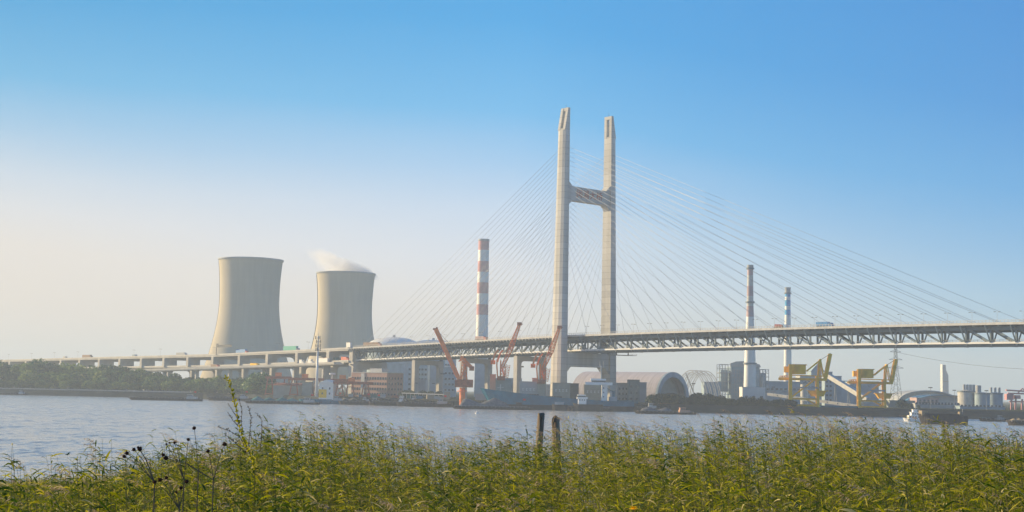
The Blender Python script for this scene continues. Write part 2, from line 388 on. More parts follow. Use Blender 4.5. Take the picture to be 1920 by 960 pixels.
def deck_strip(b, s0, s1, w0, w1, za, zb, step=15.0, f=zd, wof=lambda s: 0.0):
    k = max(1, int(abs(s1 - s0) / step))
    for i in range(k + 1):
        s = s0 + (s1 - s0) * i / k; o = wof(s)
        b.v += [(s, w0 + o, f(s) + za), (s, w1 + o, f(s) + za), (s, w1 + o, f(s) + zb), (s, w0 + o, f(s) + zb)]
    n0 = len(b.v) - 4 * (k + 1)
    for i in range(k):
        a = n0 + 4 * i; c = a + 4
        for p, q in ((0, 1), (1, 2), (2, 3), (3, 0)):
            b.f.append((a + p, c + p, c + q, a + q)); b.mi.append(b.k)
    b.f.append((n0, n0 + 1, n0 + 2, n0 + 3)); b.f.append((n0 + 4 * k + 3, n0 + 4 * k + 2, n0 + 4 * k + 1, n0 + 4 * k)); b.mi += [b.k] * 2
WN, WF = 3.6, 44.3                           # upper deck edges
TN, TF = 10.0, 37.9                          # truss planes
b = MB(); deck_strip(b, SL, SR, WN + 0.5, WF - 0.5, -1.3, -0.55); b.build('upper_deck', 'asphalt', bridge)
for w0, w1 in ((WN, WN + 0.5), (WF - 0.5, WF)):
    b = MB(); deck_strip(b, SL, SR, w0, w1, -1.35, 0.0); b.build('edge_beam', 'dirty_white', bridge)
b = MB(); deck_strip(b, SL, SR, TN + 0.7, TF - 0.7, -11.0, -10.5); b.build('lower_deck', 'asphalt', bridge)
panels_r = [k * 15.1 for k in range(0, 32)]
panels_l = [-k * 10.5 for k in range(1, 26)]
for w in (TN, TF):
    b = MB()
    deck_strip(b, SL, SR, w - 0.55, w + 0.55, -11.4, -10.3); b.build('lower_chord', 'white_paint', bridge)
    b = MB(); deck_strip(b, SL, SR, w - 0.5, w + 0.5, -3.9, -1.9); b.build('upper_chord', 'steel_paint', bridge)  # deep and dark: shade under the deck overhang put into depth and colour
    b = MB()
    for i, s in enumerate(panels_r):
        b.bar((s, w, zd(s) - 10.3), (s, w, zd(s) - 2.0), 1.0)
        if i + 1 < len(panels_r):
            s2 = panels_r[i + 1]; b.bar((s + 0.4, w, zd(s) - 2.6), (s2 - 0.8, w, zd(s2) - 10.4), 0.85, 0.95)
        for sg in (-1, 1): b.bar((s + sg * 0.3, w, zd(s) - 8.6), (s + sg * 2.3, w, zd(s) - 10.4), 0.5, 0.4)
    for i, s in enumerate(panels_l):
        b.bar((s, w, zd(s) - 10.3), (s, w, zd(s) - 2.0), 0.75)
        s2 = s + 10.5
        b.bar((s + 0.3, w, zd(s) - 10.3), (s2 - 0.3, w, zd(s2) - 2.5), 0.75, 0.8)
    wt, wb = (WN + 0.3, TN - 0.6) if w == TN else (WF - 0.3, TF + 0.6)
    for s in panels_r: b.bar((s, wt, zd(s) - 1.7), (s, wb, zd(s) - 10.6), 0.55, 0.7)
    for s in panels_l: b.bar((s, wt, zd(s) - 1.7), (s, wb, zd(s) - 10.6), 0.4, 0.5)
    b.build('truss_web', 'steel_paint', bridge)
b = MB()
for s in panels_r + panels_l:
    b.box(s - 0.3, s + 0.3, WN + 0.6, WF - 0.6, zd(s) - 2.9, zd(s) - 1.35)
    b.box(s - 0.35, s + 0.35, TN + 0.2, TF - 0.2, zd(s) - 12.3, zd(s) - 11.05)
for s in [k * 7.55 for k in range(-34, 62)]: b.box(s - 0.18, s + 0.18, WN + 0.6, TN, zd(s) - 2.2, zd(s) - 1.35)
b.build('floor_beam', 'steel_paint', bridge)
b = MB(); deck_strip(b, SL, SR, TN + 1.5, TF - 1.5, -12.2, -11.7); b.build('soffit', 'steel_paint', bridge)
for w, dz_, nm in ((WN + 0.25, 0.0, 'railing'), (WF - 0.25, 0.0, 'railing'), (TN + 0.1, -10.3, 'lower_railing'), (TF - 0.1, -10.3, 'lower_railing')):
    b = MB()
    for a, c in ((1.15, 1.3), (0.65, 0.75)): deck_strip(b, SL, SR, w - 0.06, w + 0.06, dz_ + a, dz_ + c)
    s = SL
    while s < SR:
        b.box(s - 0.1, s + 0.1, w - 0.08, w + 0.08, zd(s) + dz_ + 0.02, zd(s) + dz_ + 1.25); s += 2.2
    b.build(nm, 'dirty_white', bridge)
# median barrier and brackets of the side span
b = MB(); deck_strip(b, SL, SR, 23.6, 24.3, -0.55, 0.5); b.build('median_barrier', 'pale_concrete', bridge)
b = MB()
for k in range(0, 74):
    s = SL + 2 + k * 3.6
    if s < -4: b.box(s - 0.25, s + 0.25, WN - 0.35, WN - 0.003, zd(s) - 2.2, zd(s) - 0.9)
    if s < -4: b.box(s - 0.25, s + 0.25, TN - 0.95, TN - 0.553, zd(s) - 12.0, zd(s) - 10.8)
tag(b.build('bracket', 'dirty_white', bridge), kind='stuff')
# tower legs
ZT = 218.7
def leg(wc, out):
    """out = -1 near leg (outer face to -y), +1 far leg"""
    b = MB(); vs = []; zs = [GZ, 60, 120, 160, 202.0]
    for z in zs:
        t = (z - GZ) / (202 - GZ); wu = 10.6 - 3.0 * t; wnn = 7.4 - 2.4 * t; a = wu / 2; ch = wu * 0.29; d = 0.75
        yin = -out * wnn / 2; yo = out * wnn / 2; yc = yo - out * d
        # lean of the leg: 1.2 m outward at the foot
        lean = out * 1.6 * (1 - t)
        pts = [(-a, yin), (a, yin), (a, yc), (a - ch, yo), (-a + ch, yo), (-a, yc)]
        vs += [(x, wc + y + lean, z) for x, y in pts]
    n = 6; fs = [(k * n + i, k * n + (i + 1) % n, (k + 1) * n + (i + 1) % n, (k + 1) * n + i) for k in range(len(zs) - 1) for i in range(n)]
    fs += [tuple(range(n)), tuple(range((len(zs) - 1) * n, len(zs) * n))]
    b.add(vs, fs)
    o = b.build('tower_leg', 'pylon_concrete', bridge)
    # pointed head with an opening through it
    b = MB(); yin = wc - out * 2.5; yo = wc + out * 2.5; ymid = wc - out * 0.6
    poly = [(yin, 202.0), (yo, 202.0), (ymid, ZT), (yin, ZT)]
    b.prism(poly, -3.8, -1.4); b.prism(poly, 1.4, 3.8)
    b.box(-1.397, 1.397, min(yin, ymid) + 0.03, max(yin, ymid) - 0.03, 216.2, ZT - 0.02)
    b.box(-1.397, 1.397, min(yin, yo) + 0.2, max(yin, yo) - 0.9, 202.0, 203.2)
    h = b.build('leg_head', 'pylon_concrete', o)
    b = MB(); b.tube((0, yin + out * 0.6, ZT), (0, yin + out * 0.6, ZT + 3.2), 0.12, 0.05)
    b.build('lightning_rod', 'dark_steel', o)
    return o
near_leg = leg(0.0, -1); far_leg = leg(WS, 1)
near_leg['label'] = 'near leg of the H-shaped tower'; far_leg['label'] = 'far leg of the H-shaped tower'
def beam(zt, zb, hn_, dep, name):
    b = MB(); a, c = 2.4, WS - 2.4
    b.prism([(a, zb - hn_), (a + hn_ * 1.0, zb), (c - hn_ * 1.0, zb), (c, zb - hn_), (c, zt + (hn_ if zt > 100 else 0)), (c - hn_, zt), (a + hn_, zt), (a, zt + (hn_ if zt > 100 else 0))], -dep / 2, dep / 2)
    return b.build(name, 'pylon_concrete', bridge)
beam(161.5, 151.2, 4.2, 6.2, 'upper_crossbeam')
beam(zd(0) - 12.4, 30.8, 4.5, 8.0, 'lower_crossbeam')
for wc, out in ((0, -1), (WS, 1)):
    b = MB(); b.box(-9, 9, wc - 8 + out * 1.5, wc + 8 + out * 1.5, 0.5, GZ + 1.2); b.build('pile_cap', 'concrete', bridge)
tx = bpy.data.curves.new('bridge_lettering', 'FONT'); tx.body = '\u95f5\u6d66\u5927\u6865'; tx.size = 6.6; tx.extrude = 0.12
tx.align_x = 'CENTER'; tx.align_y = 'CENTER'; tx.space_character = 1.08; tx.materials.append(M('red_paint'))
to = bpy.data.objects.new('lettering', tx); COL.objects.link(to); bpy.context.view_layer.update()
tm_ = bpy.data.meshes.new_from_object(to.evaluated_get(bpy.context.evaluated_depsgraph_get())); bpy.data.objects.remove(to)
tm_.materials.clear(); tm_.materials.append(M('red_paint')); to = bpy.data.objects.new('lettering', tm_); COL.objects.link(to); to.parent = bridge
to.location = (3.25, WS / 2, 156.3); to.rotation_euler = (R(90), 0, R(90))
# stay cables
for side, n_, sp in ((1, 22, 15.1), (-1, 22, 11.0)):
    for wl_, wd in ((0.0, WN + 0.9), (WS, WF - 0.9)):
        for k in range(n_):
            s = side * (22 + k * sp) if side > 0 else side * (20 + k * sp)
            z = 122 + k * 3.25
            b = MB(); b.tube((side * 2.6, wl_ + (1.0 if wl_ == 0 else -1.0) , z), (s, wd, zd(s) + 0.1), 0.095, 0.095, 5)
            b.build('stay_cable', 'cable_sheath', bridge, smooth=True)
# piers of the side span
def portal(parent, s, zb, w0, w1, cw, cd, beam_h, hn_, zg=GZ, m='concrete', name='pier'):
    """two columns and a haunched cap, frame across the bridge"""
    b = MB(); a, c = w0 + cd, w1 - cd; zt = zb - beam_h
    out = [(w0, zg), (w0, zb), (w1, zb), (w1, zg), (c, zg), (c, zt - hn_), (c - hn_ * 0.35, zt - hn_ * 0.3), (c - hn_, zt), (a + hn_, zt), (a + hn_ * 0.35, zt - hn_ * 0.3), (a, zt - hn_), (a, zg)]
    # built as strips so that the outline stays a clean solid
    b.prism([(w0, zg), (a, zg), (a, zt - hn_), (w0, zt - hn_)], s - cw / 2, s + cw / 2)
    b.prism([(c, zg), (w1, zg), (w1, zt - hn_), (c, zt - hn_)], s - cw / 2, s + cw / 2)
    b.prism([(w0, zt - hn_), (a, zt - hn_), (a + hn_ * 0.35, zt - hn_ * 0.3), (a + hn_, zt), (c - hn_, zt), (c - hn_ * 0.35, zt - hn_ * 0.3), (c, zt - hn_), (w1, zt - hn_), (w1, zb), (w0, zb)], s - cw / 2, s + cw / 2)
    return b.build(name, m, parent)
for s in (-58.5, -122, -184):
    portal(bridge, s, zd(s) - 13.2, 9.0, 39.0, 4.0, 4.4, 3.6, 2.2)
    b = MB()
    for w in (TN, TF): b.box(s - 1, s + 1, w - 1, w + 1, zd(s) - 13.2, zd(s) - 11.5)
    b.build('bearing', 'dark_steel', bridge)
portal(bridge, -268, zd(-268) - 12.6, 6.0, 42.0, 7.0, 6.5, 6.0, 4.0)
b = MB()
for w in (6.0, 38.5): b.box(-271, -266, w, w + 3.5, zd(-268) - 12.6, zd(-268) - 1.6)
b.build('pier_head', 'concrete', bridge)
# inspection gantry under the main span, green sign plate and service box
s0 = 34
b = MB(); b.box(s0, s0 + 9, 14, 34, zd(s0) - 14.6, zd(s0) - 14.3)
for w in (14, 34):
    b.bar((s0, w, zd(s0) - 13.4), (s0 + 9, w, zd(s0) - 13.4), 0.15)
    for ds in (0, 4.5, 9): b.bar((s0 + ds, w, zd(s0) - 14.4), (s0 + ds, w, zd(s0) - 13.4), 0.12)
for w in (18, 30): b.bar((s0 + 4.5, w, zd(s0) - 14.3), (s0 + 4.5, w, zd(s0) - 12.2), 0.5)
b.build('inspection_gantry', 'dark_steel', bridge)

# ------------------------------------------------------------------ approach viaduct (double deck) and ramp
via = thing('approach_viaduct', 'long pale double-deck concrete viaduct descending left from the bridge end', 'viaduct', BR_LOC, BR_RZ)
VL = -1450.0
b = MB(); deck_strip(b, VL, SL - 0.4, 4.2, 43.8, -2.6, -0.9, 25); b.build('upper_girder', 'pale_concrete', via)
for w0, w1 in ((3.8, 4.18), (43.82, 44.2)):
    b = MB(); deck_strip(b, VL, SL - 0.4, w0, w1, -1.5, 0.1, 25); b.build('parapet', 'pale_concrete', via)
b = MB(); deck_strip(b, VL, SL - 0.4, 5.2, 42.8, -12.9, -11.6, 25); b.build('lower_girder', 'pale_concrete', via)
for w0, w1 in ((4.8, 5.18), (42.82, 43.2)):
    b = MB(); deck_strip(b, VL, SL - 0.4, w0, w1, -12.2, -10.7, 25); b.build('lower_parapet', 'pale_concrete', via)
s = -300.0
while s > VL + 10:
    portal(via, s, zd(s) - 2.62, 3.3, 44.7, 4.2, 9.5, 2.2, 4.2, zg=zd(s) - 11.58, name='upper_pier')
    portal(via, s, zd(s) - 12.92, 8.0, 40.0, 3.6, 5.0, 2.6, 3.0, name='pier')
    s -= 50
# ramp leaving the lower deck on the near side
def rz_(s): return 34.2 + (s + 276) * 0.0265
def rw(s): t = max(0.0, (-276 - s) / 380); return 4.0 - 40 * t * t * (3 - 2 * min(1, t)) if t < 1 else -36
ramp = thing('exit_ramp', 'single-level exit ramp on slim columns curving down in front of the viaduct', 'ramp', BR_LOC, BR_RZ)
b = MB(); deck_strip(b, -680, -276, -10, 0.0, -2.2, -0.8, 12, f=rz_, wof=rw); b.build('girder', 'pale_concrete', ramp)
for w0, w1 in ((-10.4, -10.02), (0.02, 0.4)):
    b = MB(); deck_strip(b, -680, -276, w0, w1, -1.5, 0.35, 12, f=rz_, wof=rw); b.build('parapet', 'pale_concrete', ramp)
for px in (655, 600, 550, 499, 449, 400, 352, 306):
    s = s_at(px, w=-6, fz=rz_); o = rw(s)
    b = MB(); b.box(s - 1.2, s + 1.2, o - 6.8, o - 3.6, GZ, rz_(s) - 3.4); b.prism([(o - 6.8, rz_(s) - 3.4), (o - 3.6, rz_(s) - 3.4), (o - 1.2, rz_(s) - 2.22), (o - 9.2, rz_(s) - 2.22)], s - 1.2, s + 1.2)
    b.build('column', 'concrete', ramp)

# ------------------------------------------------------------------ cooling towers
def cooling_tower(px, ytop, Y, label):
    x = gx(px, Y, 90); zt = hz(px, ytop, Y); zth = zt - 47; T = thing('cooling_tower', label, 'cooling tower', (x, Y, GZ), 0, 'cooling towers of the power station')
    def rr(z): k = 0.44 if z < zth else 0.30; return math.sqrt(34.9 ** 2 + ((z - zth) * k) ** 2)
    prof = [(rr(z), z - GZ) for z in np.linspace(16, zt, 40)]
    b = MB(); b.lathe(prof, 128, caps=False)
    inner = [(r - 1.0, z) for r, z in prof]; b.lathe(inner[::-1], 128, caps=False)
    b.build('shell', 'shell_concrete', T, smooth=True)
    r = rr(zt); h = zt - GZ
    b = MB(); b.lathe([(r - 1.0, h - 1.2), (r + 0.9, h - 1.2), (r + 1.1, h), (r + 0.9, h + 0.5), (r - 1.0, h + 0.5), (r - 1.0, h - 1.2)], 128, caps=False); b.build('rim', 'plant_grey', T, smooth=False)
    rb = rr(16)
    for i in range(24):
        a0 = 2 * math.pi * i / 24; a1 = a0 + math.pi / 24
        p0 = Vector((math.cos(a0) * (rb + 2), math.sin(a0) * (rb + 2), 0)); p1 = Vector((math.cos(a1) * rb, math.sin(a1) * rb, 11)); p2 = Vector((math.cos(a0 - math.pi / 24) * rb, math.sin(a0 - math.pi / 24) * rb, 11))
        b = MB(); b.bar(p0, p1, 1.1); b.bar(p0, p2, 1.1); b.build('strut_pair', 'concrete', T)
    # ladder cage on the left side
    b = MB()
    lz = list(np.linspace(20, zt - 2, 30))
    for z, z2 in zip(lz, lz[1:]): b.bar((-rr(z) - 0.7, 0, z - GZ), (-rr(z2) - 0.7, 0, z2 - GZ), 0.9)
    b.build('ladder', 'dark_steel', T)
    return T, x, zt
cooling_tower(466.5, 487.5, 1690, 'left cooling tower, slightly bigger in view, with no steam rising')
ct2, sx2, sz2 = cooling_tower(645.8, 513, 1845, 'right cooling tower with white steam drifting off its rim')
# steam plume
def steam():
    b = MB(); n = 28; rings = 16; vs = []
    for k in range(rings + 1):
        t = k / rings
        cx = 6 - 42 * t; cz = -6 + 40 * t; rx = (34 + 40 * min(t, 0.3)) * (1 - 0.1 * t) * math.sqrt(max(0.0, 1 - t ** 4)) + 0.3; ry = rx * 0.9; rzv = 10
        for i in range(n):
            a = 2 * math.pi * i / n; w = 1 + 0.08 * math.sin(3 * a + k) + 0.05 * math.sin(7 * a + 2 * k)
            vs.append((cx + rx * w * math.cos(a), ry * w * math.sin(a), cz + 8 * math.sin(a * 2 + t * 5) * t * 0.4 - 0.18 * rx * math.cos(a) * t * 2))
    fs = [(k * n + i, k * n + (i + 1) % n, (k + 1) * n + (i + 1) % n, (k + 1) * n + i) for k in range(rings) for i in range(n)]
    fs += [tuple(range(n - 1, -1, -1)), tuple(range(rings * n, (rings + 1) * n))]
    b.add(vs, fs)
    m = bpy.data.materials.new('steam'); m.use_nodes = True; MATS['steam'] = m; N = m.node_tree.nodes; L = m.node_tree.links
    N.remove(N['Principled BSDF']); v = N.new('ShaderNodeVolumePrincipled'); v.inputs['Color'].default_value = (1, 1, 1, 1); v.inputs['Anisotropy'].default_value = 0.3
    tc = N.new('ShaderNodeTexCoord'); no = N.new('ShaderNodeTexNoise'); no.inputs['Scale'].default_value = 0.05; no.inputs['Detail'].default_value = 7; no.inputs['Roughness'].default_value = 0.62
    L.new(tc.outputs['Object'], no.inputs['Vector'])
    sp = N.new('ShaderNodeSeparateXYZ'); L.new(tc.outputs['Object'], sp.inputs[0])
    # density falls along the drift, and towards the edge of the leaning column
    mr = N.new('ShaderNodeMapRange'); mr.inputs['From Min'].default_value = 0; mr.inputs['From Max'].default_value = 32; mr.inputs['To Min'].default_value = 1; mr.inputs['To Max'].default_value = 0
    L.new(sp.outputs['Z'], mr.inputs[0])
    # distance from the leaning axis x = -2 - 1.45 (z + 6)
    ax = N.new('ShaderNodeMath'); ax.operation = 'MULTIPLY_ADD'; ax.inputs[1].default_value = 0.95; ax.inputs[2].default_value = -7.0; L.new(sp.outputs['Z'], ax.inputs[0])
    dx = N.new('ShaderNodeMath'); dx.operation = 'ADD'; L.new(sp.outputs['X'], dx.inputs[0]); L.new(ax.outputs[0], dx.inputs[1])
    cb = N.new('ShaderNodeCombineXYZ'); L.new(dx.outputs[0], cb.inputs[0]); L.new(sp.outputs['Y'], cb.inputs[1])
    ln = N.new('ShaderNodeVectorMath'); ln.operation = 'LENGTH'; L.new(cb.outputs[0], ln.inputs[0])
    me_ = N.new('ShaderNodeMapRange'); me_.inputs['From Min'].default_value = 18; me_.inputs['From Max'].default_value = 38; me_.inputs['To Min'].default_value = 1; me_.inputs['To Max'].default_value = 0; L.new(ln.outputs['Value'], me_.inputs[0])
    th = N.new('ShaderNodeMapRange'); th.inputs['From Min'].default_value = 0.38; th.inputs['From Max'].default_value = 0.62; L.new(no.outputs['Fac'], th.inputs[0])
    a1 = N.new('ShaderNodeMath'); a1.operation = 'MULTIPLY'; L.new(mr.outputs[0], a1.inputs[0]); L.new(me_.outputs[0], a1.inputs[1])
    a2 = N.new('ShaderNodeMath'); a2.operation = 'MULTIPLY'; L.new(a1.outputs[0], a2.inputs[0]); L.new(th.outputs[0], a2.inputs[1])
    a3 = N.new('ShaderNodeMath'); a3.operation = 'MULTIPLY'; a3.inputs[1].default_value = 0.13; L.new(a2.outputs[0], a3.inputs[0]); L.new(a3.outputs[0], v.inputs['Density'])
    L.new(v.outputs[0], N['Material Output'].inputs['Volume'])
    o = b.build('steam_plume', 'steam', loc=(sx2, 1845, sz2)); tag(o, 'white steam drifting left off the right cooling tower', 'steam', kind='stuff')
steam()

# ------------------------------------------------------------------ chimneys
def chimney(label, px, Y, ytop, bands, prof, rings=(), cap=None):
    """bands: list of (y_to, material) from the top; prof: (py, half width px)"""
    x = gx(px, Y, 60); T = thing('chimney', label, 'chimney', (x, Y, GZ)); zt = hz(px, ytop, Y)
    k = Y / FPX
    P = sorted([(hz(px, y, Y), w * k) for y, w in prof])
    def rr(z):
        if z <= P[0][0]: return P[0][1]
        for (a, ra), (c, rc) in zip(P, P[1:]):
            if z <= c: return ra + (rc - ra) * (z - a) / (c - a)
        return P[-1][1]
    ms = []; b = MB(); z1 = zt
    for y, m in bands:
        z0 = max(GZ, hz(px, y, Y)) if y else GZ
        if m not in ms: ms.append(m)
        b.k = ms.index(m); b.lathe([(rr(z0), z0 - GZ), (rr((z0 + z1) / 2), (z0 + z1) / 2 - GZ), (rr(z1), z1 - GZ)], 40, caps=False); z1 = z0
    b.build('shaft', ms, T, smooth=True)
    r = rr(zt); h = zt - GZ
    b = MB(); b.lathe([(r + 0.15, h - 1.8), (r + 0.45, h - 1.5), (r + 0.45, h + 0.3), (r - 0.8, h + 0.3), (r - 0.8, h - 3), (r + 0.15, h - 1.8)], 40, caps=False); b.build('rim', 'plant_grey', T)
    for y in rings:
        z = hz(px, y, Y); r = rr(z); b = MB()
        b.lathe([(r + 0.02, z - GZ), (r + 1.1, z - GZ), (r + 1.1, z - GZ + 1.3), (r + 1.0, z - GZ + 1.3), (r + 1.0, z - GZ + 0.25), (r + 0.02, z - GZ + 0.25)], 32, caps=False); b.build('platform', 'steel_paint', T)
    return T
W_, RD, BL = 'white_paint', 'faded_red', 'band_blue'
chimney('broad chimney banded red and white between the cooling towers and bridge tower', 903, 1650, 449,
        [(469, RD), (490, W_), (510, RD), (530, W_), (550.5, RD), (571, W_), (590.5, RD), (None, W_)], [(449, 10), (632, 11.3), (735, 12.5)])
chimney('tall slim chimney with brownish red bands behind the main span', 1406.3, 1240, 497.5,
        [(501, 'plant_grey'), (516, 'faded_brown'), (536, 'dirty_white'), (555, 'faded_brown'), (574, 'dirty_white'), (594, 'faded_brown'), (None, 'white_paint')],
        [(497, 5.2), (570, 6.3), (615, 7.6), (650, 9.3), (725, 12.3)], rings=(505, 568, 683))
chimney('shorter slim chimney with blue bands near its top', 1477, 1440, 539.5,
        [(551, 'plant_grey'), (556.5, BL), (563, W_), (574, BL), (581, W_), (590.5, BL), (None, W_)],
        [(539, 4.9), (610, 5.6), (655, 6.6), (720, 7.8)], rings=(551,))

# ------------------------------------------------------------------ buildings
def win_mesh(w, h, d=0.25):
    b = MB(); b.box(-w / 2, w / 2, -d, 0, 0, h); me = bpy.data.meshes.new('window'); me.from_pydata(b.v, [], b.f); me.materials.append(M('glass')); return me
def building(label, cat, px0, px1, ytop, Y, dep, m='plant_grey', roof='flat', name='building', rz=0.0, wins=None, zg=GZ, roof_m=None, group=None):
    x0, x1 = gx(px0, Y, zg), gx(px1, Y, zg); zt = hz((px0 + px1) / 2, ytop, Y); W = (x1 - x0) / max(0.3, math.cos(rz)); H = zt - zg
    T = thing(name, label, cat, ((x0 + x1) / 2, Y, zg), rz, group)
    b = MB(); hb = H if roof == 'flat' else H * 0.8
    b.box(-W / 2, W / 2, 0, dep, -2.5, hb - 0.02); b.build('wall', m, T)
    b = MB(); rm = roof_m or m
    if roof == 'flat':
        b.box(-W / 2 - 0.25, W / 2 + 0.25, -0.25, dep + 0.25, hb - 0.015, hb + 0.5)
    elif roof == 'gable':
        b.prism([(-W / 2 - 0.5, hb), (W / 2 + 0.5, hb), (0, H)], -0.5, dep + 0.5, 'y')
    elif roof == 'ridge':
        b.prism([(-0.5, hb), (dep + 0.5, hb), (dep / 2, H)], -W / 2 - 0.5, W / 2 + 0.5, 'x')
    elif roof == 'barrel':
        b.prism([(-0.5, hb)] + [(dep / 2 - (dep / 2 + 0.5) * math.cos(math.pi * i / 12), hb + (H - hb) * math.sin(math.pi * i / 12)) for i in range(1, 12)] + [(dep + 0.5, hb)], -W / 2, W / 2, 'x')
    b.build('roof', rm, T)
    if wins:
        nx, nz, ww, wh, zb = wins; me = win_mesh(ww, wh)
        for j in range(nz):
            for i in range(nx):
                o = bpy.data.objects.new('window', me); COL.objects.link(o); o.parent = T
                o.location = (-W / 2 + W * (i + 0.5) / nx, -0.01, zb + j * (hb - zb - wh * 0.6) / nz)
    T['W'] = W; T['H'] = H
    return T, W, H
# brick office: long front to the left, shaded end to the right
T, W, H = building('four-storey reddish brick office block with rows of windows beside the gantry cranes', 'office', 655, 727, 699, 1150, 20, 'brick', rz=R(-36), wins=(14, 4, 1.5, 2.0, 1.5), roof_m='pale_concrete', name='office_building')
me = win_mesh(1.2, 1.6)
for j in range(4):
    for i in range(5):
        o = bpy.data.objects.new('window', me); COL.objects.link(o); o.parent = T; o.rotation_euler = (0, 0, R(90)); o.location = (W / 2 + 0.01, 2.5 + i * 3.7, 1.5 + j * 4.3)
b = MB(); b.box(-4, 9, 5, 13, H + 0.5, H + 3.6); b.build('roof_block', 'dirty_white', T)
b = MB(); b.box(-W * 0.22, -W * 0.12, -0.5, -0.003, 2, H * 0.98); b.build('pale_panel', 'dirty_white', T)
T, W, H = building('small house, yellow below and white above, with a pointed roof on the left bank', 'house', 597, 625, 712, 1118, 9, 'white_paint', 'gable', name='yellow_house', rz=R(-20), wins=(2, 2, 1.1, 1.5, 1.6))
b = MB(); b.box(-W / 2 - 0.05, 0.5, -0.12, -0.004, -1, H * 0.42); b.build('yellow_wall', 'house_yellow', T)
building('long striped pale shed between rusty gantry cranes', 'shed', 512, 562, 718, 1175, 20, 'grey_box', 'ridge', name='yard_shed', roof_m='rust')
building('low cream shed left of the yellow house', 'shed', 566, 584, 717, 1160, 12, 'grey_box', name='storage_shed')
building('tiny white hut with a blue roof at the left end of the far bank', 'hut', 22, 32, 721, 1372, 8, 'dirty_white', 'ridge', name='bank_hut', roof_m='roof_blue')
building('pale grey hut half hidden in the trees at the left edge', 'hut', -2, 9, 709, 1385, 8, 'plant_grey', 'ridge', name='grey_hut')
# blocks seen between the side-span piers
building('dull blue block behind the first bridge pier', 'factory', 705, 752, 683, 1500, 40, 'plant_blue', name='factory_block')
building('tall blue factory block between the side span piers', 'factory', 764, 800, 683, 1420, 40, 'plant_blue', name='factory_block', wins=(6, 5, 2.2, 2.0, 6))
building('grey block in front of the blue factory under the side span', 'factory', 772, 797, 712, 1300, 20, 'plant_grey', name='factory_block')
building('pale blue flat-roofed block left of the orange crane', 'factory', 818, 852, 689, 1380, 40, 'plant_blue', name='factory_block', wins=(5, 4, 2.0, 1.8, 6))
building('slim white block behind the orange crane boom', 'factory', 833, 845, 676, 1450, 20, 'white_paint', name='factory_block', wins=(3, 7, 1.6, 1.6, 6))
building('bluish slab just left of the chimney foot', 'factory', 889, 916, 681, 1500, 30, 'plant_blue', name='factory_block')
building('low blue building behind the two lattice cranes', 'factory', 925, 978, 710, 1200, 30, 'plant_blue', name='factory_block')
building('pale low building seen through the bridge pier by the grey boxes', 'factory', 962, 1034, 721, 1180, 20, 'dirty_white', name='factory_block')
# big shallow dome roofs behind the left part of the bridge
def dome(label, px, Y, hw, ytop, ybase, m):
    x = gx(px, Y, 50); k = Y / FPX; r = hw * k; zt = hz(px, ytop, Y); zb = hz(px, ybase, Y)
    T = thing('storage_dome', label, 'dome', (x, Y, GZ), 0, 'shallow storage domes behind the bridge')
    prof = [(r * math.cos(a), zb - GZ + (zt - zb) * math.sin(a)) for a in np.linspace(0, 1.5, 12)]
    b = MB(); b.lathe(prof, 40); b.build('dome_roof', m, T, smooth=True)
    b = MB(); b.lathe([(r * 0.985, 0), (r * 0.985, zb - GZ)], 40, caps=False); b.build('wall', 'plant_blue', T, smooth=True)
    b = MB(); b.box(-1.5, 1.5, -1.5, 1.5, zt - GZ - 1, zt - GZ + 2.5); b.build('vent', 'plant_grey', T)
dome('wide pale dome roof right beside the second cooling tower', 738, 1720, 50, 632, 650, 'white_paint')
dome('lower pale dome roof further right behind the side span', 812, 1800, 44, 637.5, 650, 'white_paint')
# big arched hall
def arch_hall():
    Y = 1110; x = gx(1229, Y, GZ); rz = R(-36); T = thing('arched_hall', 'large arched storage hall with a ribbed roof and open round end', 'hall', (x, Y, GZ), rz)
    ht = hz(1246, 697, Y) - GZ; rr = 26.0; Lh = 80
    def arc(r, h, n=20): return [(r - r * math.cos(math.pi * i / n), h * math.sin(math.pi * i / n) ** 0.9) for i in range(n + 1)]
    b = MB()
    o_, i_ = arc(rr, ht), [(y + 1.2 * (1 - y / rr), z - 1.0 if z > 1 else z) for y, z in arc(rr, ht)]
    n = len(o_)
    for a, c in zip(range(n - 1), range(1, n)):
        b.prism([o_[a], o_[c], i_[c], i_[a]], -Lh, 0)
    b.build('roof', 'roof_metal', T)
    b = MB(); oi = [(rr + (y - rr) * 0.84, z * 0.84) for y, z in o_]
    for a, c in zip(range(n - 1), range(1, n)): b.prism([(rr + (o_[a][0] - rr) * 1.01, o_[a][1] * 1.01), (rr + (o_[c][0] - rr) * 1.01, o_[c][1] * 1.01), oi[c], oi[a]], -0.5, 1.2)
    b.build('end_arch', 'plant_blue', T)
    b = MB(); b.prism(oi, -7, -6.5); b.build('end_wall', 'grey_box', T)
    b = MB(); b.prism(arc(rr * 0.97, ht * 0.97), -Lh + 0.5, -Lh + 1); b.build('end_wall', 'plant_grey', T)
    b = MB(); b.prism([(4, 0), (48, 0), (44, 5), (30, 8), (18, 6), (8, 7)], -6, -1); b.build('stockpile', 'soil', T)
arch_hall()
building('grey lean-to block in front of the arched hall roof', 'factory', 1158, 1178, 719, 1075, 18, 'plant_grey', name='annex_building', wins=(3, 3, 1.4, 1.6, 2))
building('darker square annex tower against the arched hall', 'factory', 1178, 1199, 713, 1062, 12, 'grey_box', name='annex_building', wins=(2, 3, 1.6, 1.8, 2))
building('narrow grey annex beside the round end of the arched hall', 'factory', 1199, 1212, 718, 1078, 14, 'plant_grey', name='annex_building')
